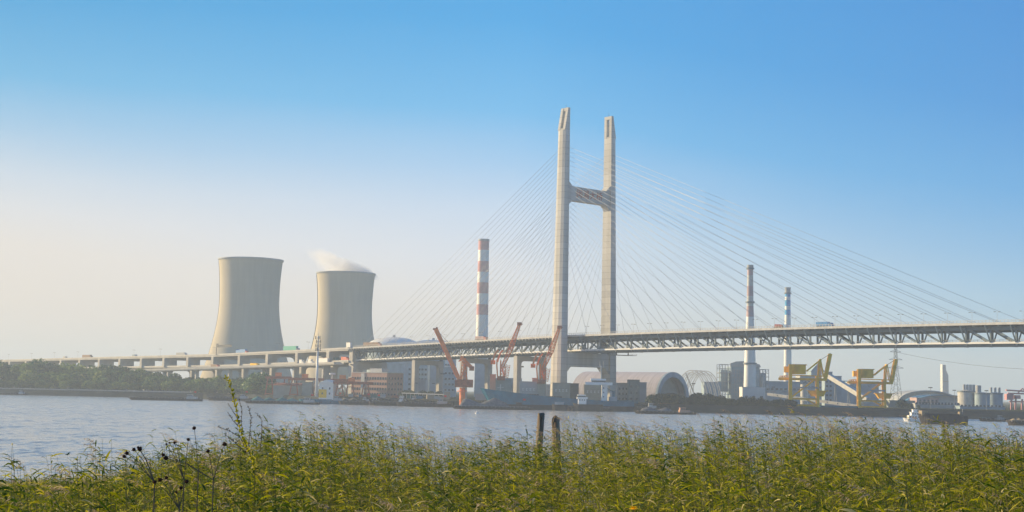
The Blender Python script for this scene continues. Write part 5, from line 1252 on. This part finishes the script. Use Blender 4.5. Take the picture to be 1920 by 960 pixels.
# quay yard clutter: small stacks and sheds, each a thing of its own
CL = [('crate_stack', 'crate stack'), ('cargo_hut', 'hut'), ('container', 'container')]
def clutter():
    rnd = random.Random(5)
    spots = [(640, 'dirty_white', 4, 3), (664, 'roof_blue', 5, 2.6), (672, 'rust', 6, 2.6), (694, 'tarp', 8, 3), (708, 'dirty_white', 4, 3.4), (733, 'rust', 5, 2.6), (748, 'white_paint', 3, 2.4), (770, 'tarp', 9, 3), (785, 'roof_blue', 5, 2.6), (806, 'tan_box', 6, 3.5),
             (822, 'dirty_white', 7, 2.6), (838, 'tan_box', 4, 6), (902, 'plant_grey', 8, 5), (1088, 'dirty_white', 6, 2.6), (1160, 'hull_blue', 12, 2.6), (1176, 'hull_blue', 8, 2.6), (1215, 'roof_blue', 5, 3), (1222, 'brick', 7, 3), (1236, 'rust', 8, 2.6)]
    cn = {'dirty_white': 'off-white', 'roof_blue': 'blue', 'rust': 'rusty', 'tarp': 'teal', 'white_paint': 'white', 'tan_box': 'tan', 'plant_grey': 'grey', 'hull_blue': 'deep blue', 'brick': 'brick-red'}
    places = ['left of the brick office', 'under the brick office', 'under the middle of the brick office', 'right below the brick office', 'at the office corner', 'at the shaded end of the office', 'just left of the second pier foot', 'right of the second pier foot', 'in the gap between two piers', 'under the pale blue block', 'left of the orange crane', 'close beside the orange crane column', 'between the orange crane and ship bow', 'behind the white wheelhouse', 'below the lean-to block', 'below the annex tower', 'at the left foot of the round hall end', 'before the round hall end', 'right of the round hall end']
    for i, ((px, m, w, h), pl) in enumerate(zip(spots, places)):
        x = gx(px, 1060, 5); y = bank_y(x) + 10 + rnd.uniform(-2, 2); T = thing('container', cn[m] + ' container ' + pl, 'container', (x, y, 4.8), R(rnd.uniform(-15, 15)))
        b = MB(); b.box(-w / 2, w / 2, -1.3, 1.3, 0, h)
        for k in range(int(w / 0.8)): b.box(-w / 2 + 0.2 + k * 0.8, -w / 2 + 0.5 + k * 0.8, -1.38, -1.303, 0.15, h - 0.15)
        b.build('container_body', m, T)
        b = MB(); b.box(-w / 2 - 0.08, w / 2 + 0.08, -1.38, 1.38, h + 0.003, h + 0.15); b.build('roof', m, T)
clutter()

# ------------------------------------------------------------------ vegetation
def mesh_np(name, V, Q, mats, mi=None, tint=None, smooth=False):
    me = bpy.data.meshes.new(name); V = np.asarray(V, np.float32); Q = np.asarray(Q, np.int32)
    me.vertices.add(len(V)); me.vertices.foreach_set('co', V.ravel())
    me.loops.add(Q.size); me.loops.foreach_set('vertex_index', Q.ravel())
    k = Q.shape[1]; me.polygons.add(len(Q)); me.polygons.foreach_set('loop_start', np.arange(0, Q.size, k, dtype=np.int32))
    for m in mats: me.materials.append(MATS[m])
    if mi is not None: me.polygons.foreach_set('material_index', np.asarray(mi, np.int32))
    me.update(calc_edges=True)
    if tint is not None:
        a = me.attributes.new('tint', 'FLOAT', 'POINT'); a.data.foreach_set('value', np.asarray(tint, np.float32))
    return me
def crown_mesh(seed, h=10.0, w=9.0, z0=2.0, n=900, lobes=9, leaf=0.55, m='tree_leaf'):
    g = np.random.default_rng(seed); C = []
    for i in range(lobes):
        a = g.uniform(0, 2 * np.pi); t = (i + 0.5) / lobes; rad = (w / 2) * 0.62 * math.sin(math.pi * (0.25 + 0.62 * t)) * g.uniform(0.5, 1.1)
        C.append((rad * math.cos(a), rad * math.sin(a), z0 + (h - z0) * (0.22 + 0.62 * t), w * g.uniform(0.2, 0.32)))
    C.append((0, 0, z0 + (h - z0) * 0.55, w * 0.34)); C = np.array(C)
    k = g.integers(0, len(C), n); d = g.normal(size=(n, 3)); d /= np.linalg.norm(d, axis=1)[:, None]
    r = C[k, 3] * (1 - 0.35 * g.random(n) ** 2); P = C[k, :3] + d * r[:, None] * np.array([1, 1, 0.85])
    lt = g.random(len(C))[k] * 0.55
    nrm = d + g.normal(size=(n, 3)) * 0.6; nrm /= np.linalg.norm(nrm, axis=1)[:, None]
    u = np.cross(nrm, g.normal(size=(n, 3))); u /= np.linalg.norm(u, axis=1)[:, None]; v = np.cross(nrm, u)
    s = (leaf * g.uniform(0.6, 1.5, n))[:, None]
    V = np.stack([P - u * s, P - v * s * 0.7, P + u * s, P + v * s * 0.7], 1).reshape(-1, 3)
    Q = np.arange(4 * n).reshape(-1, 4); tint = np.repeat(np.clip(lt + g.random(n) * 0.45, 0, 1), 4)
    return mesh_np('crown', V, Q, [m], tint=tint)
def trunk_mesh(h, r, seed, z_top):
    g = random.Random(seed); b = MB(); b.tube((0, 0, -1.5), (0.1, 0, h), r, r * 0.7, 7)
    for i in range(5):
        a = g.uniform(0, 6.28); b.tube((0.1, 0, h * 0.9), (math.cos(a) * z_top * 0.22, math.sin(a) * z_top * 0.22, z_top * g.uniform(0.6, 0.8)), r * 0.5, r * 0.18, 5)
    me = bpy.data.meshes.new('trunk'); me.from_pydata(b.v, [], b.f); me.materials.append(M('bark')); return me
PROTO = [(crown_mesh(100 + i, 10, 9.5 + (i % 3) * 1.2, 1.2, 1500, 10), trunk_mesh(2.4, 0.28, i, 10)) for i in range(6)]
SHRUB = [(crown_mesh(200 + i, 10, 13, 0.2, 1300, 9, 0.6, 'shrub_leaf'), trunk_mesh(1.5, 0.25, 20 + i, 10)) for i in range(4)]
def plant_tree(x, y, z, h, label, group, pool=PROTO, name='tree', cat='tree', wf=1.0):
    T = thing(name, label, cat, (x, y, z), random.uniform(0, 6.28), group); s = h / 10.0; cm, tm = random.choice(pool)
    for nm, me in (('crown', cm), ('trunk', tm)):
        o = bpy.data.objects.new(nm, me); COL.objects.link(o); o.parent = T
    T.scale = (s * wf, s * wf, s)
    return T
def lerp_tab(tab, x):
    if x <= tab[0][0]: return tab[0][1]
    for (a, ya), (c, yc) in zip(tab, tab[1:]):
        if x <= c: return ya + (yc - ya) * (x - a) / (c - a)
    return tab[-1][1]
random.seed(21)
TOPS = [(-60, 684), (0, 680), (30, 687), (60, 679), (110, 683), (170, 688), (215, 684), (260, 690), (290, 699), (340, 707), (400, 705), (440, 708), (470, 716), (500, 722)]
px = -40
while px < 470:                                    # back row reaches the profile seen against the sky
    Y = bank_y(gx(px, 1350, GZ)) + random.uniform(70, 110); top = hz(px, lerp_tab(TOPS, px) + random.uniform(-3, 7), Y)
    plant_tree(gx(px, Y, 10), Y, GZ, top - GZ, 'broad green tree in the taller back row on the far left bank', 'back row trees on the left bank', wf=1.15 if top > 20 else 1.4); px += random.uniform(11, 17)
px = -30
while px < 480:
    Y = bank_y(gx(px, 1350, GZ)) + random.uniform(38, 60); f = 0.72 if px < 300 else 0.85
    top = GZ + (hz(px, lerp_tab(TOPS, px), Y) - GZ) * f * random.uniform(0.85, 1.05)
    plant_tree(gx(px, Y, 10), Y, GZ, top - GZ, 'rounded green tree in the middle row on the far left bank', 'middle row trees on the left bank', wf=1.3); px += random.uniform(12, 18)
px = -25
while px < 500:
    Y = bank_y(gx(px, 1350, GZ)) + random.uniform(23, 30); top = GZ + random.uniform(6, 10)
    plant_tree(gx(px, Y, 10), Y, GZ, top - GZ, 'small bushy tree in the front row right above the left river wall', 'front row trees on the left bank', wf=1.35); px += random.uniform(11, 16)
for px, yt, Y in ((485, 701, 1235), (478, 716, 1225), (495, 717, 1222), (507, 722, 1215)):
    plant_tree(gx(px, Y, 10), Y, GZ, hz(px, yt, Y) - GZ, {485: 'yellowish tree standing highest at the right end of the left tree belt', 478: 'round tree just left of the rusty cranes', 495: 'low spreading yellowish tree just before the rusty cranes', 507: 'last small tree of the left belt by the striped shed'}[px], 'trees at the right end of the left belt', wf=1.5)
RT = [(1255, 738), (1290, 742), (1330, 735), (1345, 742), (1380, 748), (1400, 743), (1440, 748), (1480, 744)]
px = 1222
while px < 1484:
    Y = 1004 + random.uniform(-4, 10); top = hz(px, lerp_tab(RT, px) + random.uniform(-1, 5), Y)
    plant_tree(gx(px, Y, 5), Y, 5.2, top - 5.2, 'dark shrubby tree in the upper row on the bank below the boiler house', 'upper shrubs on the right bank', SHRUB, 'shrub', 'shrub', 1.25); px += random.uniform(9, 14)
px = 1245
while px < 1490:
    Y = bank_y(gx(px, 980, 2)) + 7 + random.uniform(-2, 4)
    plant_tree(gx(px, Y, 2), Y, 5.0, random.uniform(3.5, 5.0), 'dark shrub in the lower row just above the water on the right bank', 'lower shrubs on the right bank', SHRUB, 'shrub', 'shrub', 1.3); px += random.uniform(11, 16)
for px, yt, Y in ((1222, 742, 1040), (1236, 739, 1042), (1250, 741, 1040), (1690, 750, 1070), (1706, 757, 1060), (1722, 760, 1050), (1776, 770, 1000), (1800, 772, 1000), (1830, 774, 990), (1860, 776, 985)):
    plant_tree(gx(px, Y, 5), Y, GZ, hz(px, yt, Y) - GZ, ('olive shrub in front of the round hall end' if px < 1300 else 'dim bluish shrub on the far right bank'), ('shrubs before the hall' if px < 1300 else 'shrubs on the far right bank'), SHRUB, 'shrub', 'shrub', 1.3)
px = 368
while px < 508:
    Y = bank_y(gx(px, 1230, 5)) + 7; plant_tree(gx(px, Y, 5), Y, 4.9, random.uniform(3.2, 5.5), 'dark shrub along the quay edge below the last left trees', 'quay edge shrubs on the left', SHRUB, 'shrub', 'shrub', 1.4); px += random.uniform(9, 13)
for px in (758, 772, 790, 806, 822):
    plant_tree(gx(px, 1120, 5), 1120, GZ, 5.5, 'small dark bush along the quay road under the side span', 'bushes under the side span', SHRUB, 'shrub', 'shrub', 1.3)

# foreground reeds -----------------------------------------------------------
SIL = [(-200, 884), (0, 884), (60, 887), (110, 877), (150, 884), (200, 888), (240, 883), (280, 866), (330, 852), (380, 846), (440, 838), (500, 826), (540, 806), (580, 800), (640, 800), (700, 808), (760, 806), (820, 822), (880, 832), (950, 824), (1020, 828), (1060, 822), (1100, 797), (1140, 800), (1190, 812), (1240, 808), (1300, 806), (1380, 796), (1440, 800), (1500, 797), (1560, 793), (1620, 800), (1680, 800), (1740, 806), (1800, 816), (1860, 826), (1920, 832), (2200, 830)]
YS = 46.0
hx_tab = [(gx(p, YS, 10), hz(p, y, YS) - 7.9 + (0.16 if p > 480 else (-0.30 if p < 230 else -0.12))) for p, y in SIL]
HX = np.array([a for a, _ in hx_tab]); HH = np.array([h for _, h in hx_tab])
def ribbon(P, W, Wd):
    """P: (N, K, 3) centre points; W: (N, K) half widths; Wd: (N, 3) width direction -> verts, quads"""
    N, K, _ = P.shape; A = P - Wd[:, None, :] * W[:, :, None]; B_ = P + Wd[:, None, :] * W[:, :, None]
    V = np.stack([A, B_], 2).reshape(-1, 3); base = (np.arange(N) * K * 2)[:, None] + (np.arange(K - 1) * 2)[None, :]
    Q = np.stack([base, base + 1, base + 3, base + 2], -1).reshape(-1, 4); return V, Q
def unit(a): return a / np.maximum(np.linalg.norm(a, axis=-1, keepdims=True), 1e-6)
def reeds():
    g = RNG; N = 15500
    y = 12.5 + (49.5 - 12.5) * g.random(N * 2) ** 0.85; x = (g.random(N * 2) * 2 - 1) * (0.42 * y + 3.5); 
    H = np.interp(x, HX, HH)
    # patches: stands of different height and colour
    def patch(x, y, s, ph): return np.sin(x * s + ph) * np.sin(y * s * 1.3 + ph * 2.1) * 0.5 + np.sin(x * s * 2.3 + ph * 3 + y * s) * 0.3 + np.sin(y * s * 3.1 - x * s * 1.7 + ph) * 0.2
    ok = (H > 1.3) | (g.random(N * 2) < 0.02); x, y, H = x[ok][:N], y[ok][:N], H[ok][:N]; N = len(x)
    far = y > 43
    hh = H * (0.82 + 0.20 * g.random(N)) * (1 + 0.10 * patch(x, y, 1.3, 1.0)) + (g.random(N) < 0.035) * g.uniform(0.1, 0.35, N)
    hh = np.maximum(hh, 0.5)
    base = np.stack([x, y, np.full(N, 7.85)], 1)
    wind = unit(np.stack([-1 + 0.35 * g.normal(size=N), 0.35 * g.normal(size=N), np.zeros(N)], 1)); lean = g.uniform(0.04, 0.20, N) * hh * 0.7
    tone = np.clip(0.40 + 0.38 * patch(x, y, 0.8, 2.0) + 0.2 * g.normal(size=N), 0, 1)
    # stands of other growth: dark leafy weeds and flattened straw
    cx_ = g.uniform(-20, 20, 130); cy_ = g.uniform(14, 48, 130); cr_ = g.uniform(0.3, 0.9, 130) * (0.5 + cy_ / 50); kind = np.zeros(N, int)
    for q in range(130):
        m_ = (x - cx_[q]) ** 2 + ((y - cy_[q]) * 0.7) ** 2 < cr_[q] ** 2; kind[m_] = 1 if q % 3 else 2
    dark = kind == 1; straw = kind == 2
    tone = np.where(dark, tone * 0.35, np.where(straw, np.clip(tone * 0.6 + 0.5, 0, 0.95), tone)); hh = np.where(straw, hh * 0.95, np.where(dark, hh * 1.015, hh)); lean = np.where(straw, lean * 2.4, lean)
    def stem_at(i, t): return base[i] + np.stack([np.zeros(len(i)), np.zeros(len(i)), hh[i] * t], 1) + wind[i] * (lean[i] * t ** 2)[:, None]
    VV, QQ, MI, TT = [], [], [], []; off_ = 0
    def push(V, Q, m, t):
        nonlocal off_
        VV.append(V); QQ.append(Q + off_); MI.append(np.full(len(Q), m)); TT.append(t); off_ += len(V)
    I = np.arange(N); ts = np.linspace(0.15, 1.0, 5)
    P = np.stack([stem_at(I, np.full(N, t)) for t in ts], 1); rv = unit(np.stack([g.normal(size=N), g.normal(size=N) * 0.3, np.zeros(N)], 1))
    W = np.tile(np.linspace(0.005, 0.002, 5), (N, 1)); V, Q = ribbon(P, W, rv); push(V, Q, 2, np.repeat(np.clip(tone * 0.7 + 0.3 * g.random(N), 0, 1), 10))
    # leaves
    L = 19; i = np.repeat(I, L); n = len(i); t = np.tile(np.linspace(0.25, 0.99, L) ** 0.85, N) + g.uniform(-0.03, 0.03, n); t = np.clip(t, 0.2, 1)
    P0 = stem_at(i, t); az = g.normal(size=(n, 3)) * np.array([1, 1, 0]); d = unit(az + wind[i] * 1.1)
    ll = g.uniform(0.13, 0.34, n) * (0.8 + 0.5 * np.sin(np.pi * t)) * np.where(H[i] < 1.3, 0.7, 1.0); up = g.uniform(0.05, 1.0, n); dr = g.uniform(0.15, 0.9, n)
    u = np.array([0, 0.33, 0.68, 1.0]); P = P0[:, None, :] + d[:, None, :] * (ll[:, None] * u * 0.85)[:, :, None]
    P[:, :, 2] += ll[:, None] * (up[:, None] * u - dr[:, None] * u ** 2)
    ll = np.where(dark[i], ll * 0.75, ll); W = np.array([0.55, 1.0, 0.72, 0.06])[None, :] * (g.uniform(0.0075, 0.013, n) * np.where(dark[i], 1.7, np.where(straw[i], 0.6, 1.0)))[:, None]
    wd = unit(np.cross(d, np.array([0, 0, 1.0])) + np.array([0, 0, 1.0]) * g.normal(size=n)[:, None] * 0.7)
    lt = np.clip(tone[i] + 0.20 * g.normal(size=n) + (t < 0.5) * 0.22 * (g.random(n) < 0.6), 0, 0.80); lt = np.where(g.random(n) < 0.05, 0.97, lt)
    V, Q = ribbon(P, W, wd); push(V, Q, 0, np.repeat(lt, 8))
    # loose dead stalks leaning through the stand
    n = 1500; k = g.integers(0, N, n); Pb = base[k] + np.array([0, 0, 1.0]) * (hh[k] * g.uniform(0.55, 0.85, n))[:, None]; dd = unit(np.stack([g.normal(size=n), g.normal(size=n) * 0.5, g.uniform(0.3, 1.6, n)], 1)); ln2 = g.uniform(0.3, 0.8, n)
    P = Pb[:, None, :] + dd[:, None, :] * (ln2[:, None] * np.array([0, 0.5, 1.0]))[:, :, None]; P[:, 2, 2] -= 0.05
    V, Q = ribbon(P, np.tile([0.006, 0.005, 0.003], (n, 1)), unit(np.cross(dd, g.normal(size=(n, 3))))); push(V, Q, 2, np.repeat(g.uniform(0.6, 1.0, n), 6))
    # feathery plumes
    pl = np.where((g.random(N) < np.where(y > 42, 0.42, 0.045)) & (H > 1.4))[0]; S = 26; i = np.repeat(pl, S); n = len(i); t0 = np.tile(np.linspace(0, 1, S), len(pl)); PL = g.uniform(0.16, 0.30, len(pl))[np.repeat(np.arange(len(pl)), S)]
    top = stem_at(i, np.ones(n)); ax = unit(wind[i] * 0.75 + np.array([0, 0, 0.75])); P0 = top + ax * (t0 * PL)[:, None] + wind[i] * (PL * 0.45 * t0 ** 2)[:, None] - np.array([0, 0, 1.0]) * (PL * 0.28 * t0 ** 2)[:, None]
    d = unit(wind[i] * 0.9 + g.normal(size=(n, 3)) * 0.55 + np.array([0, 0, 0.25])); ll = g.uniform(0.05, 0.12, n) * (1.15 - 0.75 * t0)
    u = np.array([0, 0.5, 1.0]); P = P0[:, None, :] + d[:, None, :] * (ll[:, None] * u)[:, :, None]; P[:, :, 2] -= ll[:, None] * 0.55 * u ** 2
    W = np.array([0.6, 1.0, 0.15])[None, :] * g.uniform(0.0035, 0.0065, n)[:, None]; wd = unit(g.normal(size=(n, 3)))
    V, Q = ribbon(P, W, wd); push(V, Q, 1, np.repeat(g.random(n), 6))
    me = mesh_np('reed_bed', np.concatenate(VV), np.concatenate(QQ), ['reed_leaf', 'reed_plume', 'reed_stem'], np.concatenate(MI), np.concatenate(TT))
    o = bpy.data.objects.new('reed_bed', me); COL.objects.link(o); tag(o, 'dense green reeds with pale feathery plumes along the near river bank', 'reeds', kind='stuff')
reeds()
def grass():
    g = RNG; N = 150000; y = g.uniform(34, 63, N); x = g.uniform(-30, -7.0, N); H = np.interp(x * YS / np.maximum(y, 40), HX, HH); ok = (H < 2.3) & (x > -0.42 * y - 3); x, y, H = x[ok], y[ok], H[ok]; n = len(x)
    cl = 0.5 + 0.5 * np.sin(x * 1.9 + np.sin(y * 0.8) * 2) * np.sin(y * 1.1 + x * 0.6); tuft = np.clip(0.5 + 0.5 * np.sin(x * 3.7 + 1) * np.sin(y * 2.3 + x), 0, 1)
    h = g.uniform(0.25, 0.56, n) * (0.65 + 0.5 * cl + 0.25 * tuft) * np.where(y > 52, 1.15, 1); wind = unit(np.stack([-1 + 0.8 * g.normal(size=n), 0.8 * g.normal(size=n), np.zeros(n)], 1))
    z0 = np.array([near_z(a, c) for a, c in zip(x, y)]) - 0.05; P0 = np.stack([x, y, z0], 1); u = np.array([0, 0.4, 0.75, 1.0]); be = g.uniform(0.15, 0.9, n)
    P = P0[:, None, :] + wind[:, None, :] * (h * be)[:, None, None] * (u ** 1.8)[None, :, None]; P[:, :, 2] += h[:, None] * (u - 0.35 * be[:, None] * u ** 2)
    W = np.array([0.8, 1.0, 0.7, 0.05])[None, :] * g.uniform(0.006, 0.012, n)[:, None]; wd = unit(np.stack([g.normal(size=n), g.normal(size=n) * 0.5, 0.3 * g.normal(size=n)], 1))
    V, Q = ribbon(P, W, wd); t = np.clip(0.32 + 0.25 * cl + 0.2 * g.normal(size=n), 0, 0.8); t = np.where(g.random(n) < 0.10, 0.98, t)
    me = mesh_np('grass', V, Q, ['reed_leaf'], tint=np.repeat(t, 8)); o = bpy.data.objects.new('grass', me); COL.objects.link(o); tag(o, 'short green and straw grass on the low left part of the near bank', 'grass', kind='stuff')
grass()

# wooden posts
def post(label, px, ytop, Y, r, tilt, seed):
    g = random.Random(seed); x = gx(px, Y, 10); zt = hz(px, ytop, Y); zg = near_z(x, Y) - 0.4; T = None
    n = 14; rings = 9; vs = []
    for k in range(rings + 1):
        t = k / rings
        for i in range(n):
            a = 2 * math.pi * i / n; rr = r * (1 + 0.10 * math.sin(3 * a + seed) + 0.05 * math.sin(9 * a) + 0.04 * g.uniform(-1, 1)) * (1 - 0.05 * t)
            z = (zt - zg) * t + (0.10 * math.sin(2 * a + seed) + g.uniform(-0.05, 0.06) if k == rings else 0)
            vs.append((rr * math.cos(a) + tilt * t * (zt - zg), rr * math.sin(a), z))
    fs = [(k * n + i, k * n + (i + 1) % n, (k + 1) * n + (i + 1) % n, (k + 1) * n + i) for k in range(rings) for i in range(n)] + [tuple(range(rings * n, (rings + 1) * n))]
    b = MB(); b.add(vs, fs)
    for i in range(5):
        a = g.uniform(0, 6.28); p = Vector((r * 0.8 * math.cos(a) + tilt * (zt - zg), r * 0.8 * math.sin(a), zt - zg - 0.12)); b.tube(p, p + Vector((0.01, 0, g.uniform(0.12, 0.24))), 0.035, 0.008, 5)
    o = b.build('wooden_post', 'wood_post', loc=(x - tilt * (zt - zg) * 0.6, Y, zg)); tag(o, label, 'post', 'old wooden posts at the water edge')
post('taller weathered wooden post leaning slightly right, left of the pair', 1008, 779, 53, 0.135, 0.05, 1)
post('shorter weathered wooden post, right of the pair', 1047, 785, 54, 0.155, -0.06, 5)
# tall weeds with leafy spikes
def weed(label, pts, Y, leafy, seed, side=()):
    """pts: list of (px, py) down from tip; side: list of other stems"""
    g = np.random.default_rng(seed); x0 = at(pts[-1][0], pts[-1][1], Y); zg = 7.9; T = thing('tall_weed', label, 'weed', (x0.x, Y, zg)); o = Vector((x0.x, Y, zg))
    for si, (st, lf) in enumerate([(pts, leafy)] + list(side)):
        P = [at(a, c, Y + 0.05 * si) - o for a, c in st]
        if si == 0: P.append(Vector((0.02, 0, 0)))
        b = MB(); nn = len(P)
        for k in range(nn - 1): b.tube(P[k], P[k + 1], 0.0025 + 0.0035 * k / nn, 0.0025 + 0.0035 * (k + 1) / nn, 5)
        stem = b.build('stem', 'dry_stem' if lf < 1 else 'reed_stem', T)
        VV = []; QQ = []; tt = []; c = 0
        for k in range(nn - 1 - (1 if si == 0 else 0)):
            a, e = P[k], P[k + 1]; m = int(max(2, (e - a).length / 0.007 * (1 if lf >= 1 else 0.7)))
            for q in range(m):
                p = a.lerp(e, (q + g.random()) / m); d = Vector(g.normal(size=3) * np.array([1, 1, 0.35])).normalized() * 0.6 + Vector((0, 0, 0.7)) * (1 if g.random() < 0.7 else -0.2)
                ln_ = g.uniform(0.03, 0.065) * (1.15 if lf >= 1 else 0.6); wv = Vector(g.normal(size=3)).cross(d).normalized() * ln_ * 0.2
                e1 = p + d * ln_ * 0.5; e2 = p + d * ln_; VV += [p, e1 - wv, e2, e1 + wv]; QQ.append((c, c + 1, c + 2, c + 3)); c += 4; tt += [min(1, 0.35 + 0.3 * g.random()) if lf >= 1 else 0.1 + 0.5 * g.random()] * 4
        me = mesh_np('leaves', [tuple(v) for v in VV], QQ, ['reed_leaf' if lf >= 1 else 'seed_leaf'], tint=tt); lo = bpy.data.objects.new('leaves', me); COL.objects.link(lo); lo.parent = T
leaf_mat('seed_leaf', [(0.06, 0.035, 0.02), (0.14, 0.10, 0.03)], 0.15)
weed('tallest green leafy weed spike bending left above the river', [(424, 706), (433, 728), (438, 748), (444, 772), (447, 792), (455, 822), (468, 850), (478, 880)], 19, 1.0, 3,
     side=[([(427, 756), (436, 770), (444, 782), (449, 800)], 0.3), ([(427, 774), (438, 790), (447, 800)], 0.4), ([(449, 751), (454, 770), (452, 792), (456, 815)], 0.3), ([(466, 762), (471, 785), (468, 815), (465, 846)], 0.3), ([(480, 774), (491, 788), (491, 815), (487, 848)], 0.3), ([(408, 800), (430, 808), (450, 820), (464, 845)], 0.4), ([(420, 813), (440, 830), (462, 850)], 0.4)])
# dark dry seed heads on thin stems (close to the camera)
def seed_plant(label, heads, root, Y, seed):
    g = random.Random(seed); r0 = at(root[0], root[1], Y); zg = near_z(r0.x, Y); T = thing('seedhead_plant', label, 'dry plant', (r0.x, Y, zg), 0, 'dry seed heads on thin stems'); o = Vector((r0.x, Y, zg)); R0 = r0 - o
    b = MB(); b.tube((0, 0, 0), R0, 0.006, 0.004, 6); st = b.build('stem', 'dry_stem', T)
    for i, (hx_, hy, hr) in enumerate(heads):
        p = at(hx_, hy, Y) - o; mid = R0.lerp(p, 0.55) + Vector((0, 0, 0.02)); b = MB(); b.tube(R0, mid, 0.0028, 0.002, 5); b.tube(mid, p, 0.002, 0.0015, 5); b.build('twig', 'dry_stem', T)
        k = Y / FPX; rr = hr * k * 0.85; b = MB(); V = []; n = 8
        prof = [(0.15, -0.9), (0.75, -0.6), (1.0, 0.0), (0.85, 0.5), (0.4, 0.85)]
        b.lathe([(a * rr * g.uniform(0.85, 1.1), z * rr) for a, z in prof], 9)
        for q in range(16):
            a, e = g.uniform(0, 6.28), g.uniform(-0.6, 1.3); d = Vector((math.cos(a) * math.cos(e), math.sin(a) * math.cos(e), math.sin(e))); b.tube(d * rr * 0.8, d * rr * g.uniform(1.25, 1.7), rr * 0.12, rr * 0.03, 4)
        h = b.build('seed_head', 'seed_dark', T, loc=tuple(p)); h.rotation_euler = (g.uniform(-0.6, 0.6), g.uniform(-0.6, 0.6), 0)
seed_plant('leftmost dry plant with a row of dark seed heads leaning out over the water', [(233, 856, 4.0), (238, 850, 4.5), (251, 843, 4.5), (262, 842, 5.5), (259, 839, 3)], (290, 905), 8.0, 1)
seed_plant('dry plant with three small seed heads and one on an upright stalk', [(312, 833, 2.5), (318, 830, 2.2), (327, 830, 3.2), (353, 824, 3.8)], (345, 900), 9.0, 2)
seed_plant('dry plant with a pair of dark seed heads close to the grass tops', [(306, 853, 4), (311, 859, 5), (421, 833, 5), (390, 846, 4)], (400, 900), 8.5, 3)
seed_plant('lowest dry plant with dark seed heads seen against the green reeds', [(290, 904, 4.5), (300, 900, 5), (312, 896, 4), (339, 915, 4), (350, 903, 4.5), (331, 923, 3)], (336, 955), 8.0, 4)
seed_plant('single dark seed head standing alone against the river', [(364, 803, 4)], (372, 880), 9.5, 5)
# marigold-like blossom and tattered white seed tufts
def flower():
    Y = 16; p = at(1188, 955, Y); zg = near_z(p.x, Y); T = thing('yellow_flower', 'single orange-yellow flower head at the bottom edge of the reeds', 'flower', (p.x, Y, zg)); h = p.z - zg
    b = MB(); b.tube((0, 0, 0), (0, 0, h), 0.005, 0.004, 6); b.build('stem', 'dry_stem', T)
    for r in range(3):
        for i in range(12):
            a = i * math.pi / 6 + r * 0.26; e = 0.1 + r * 0.45; d = Vector((math.cos(a) * math.cos(e), math.sin(a) * math.cos(e), math.sin(e))); s_ = Vector((-math.sin(a), math.cos(a), 0)) * 0.02; L = 0.065 - 0.011 * r
            b = MB(); q = Vector((0, 0, h)); b.add([q, q + d * L * 0.6 - s_, q + d * L, q + d * L * 0.6 + s_], [(0, 1, 2, 3)]); b.build('petal', 'petal', T)
flower()
print('objects', len(bpy.data.objects))
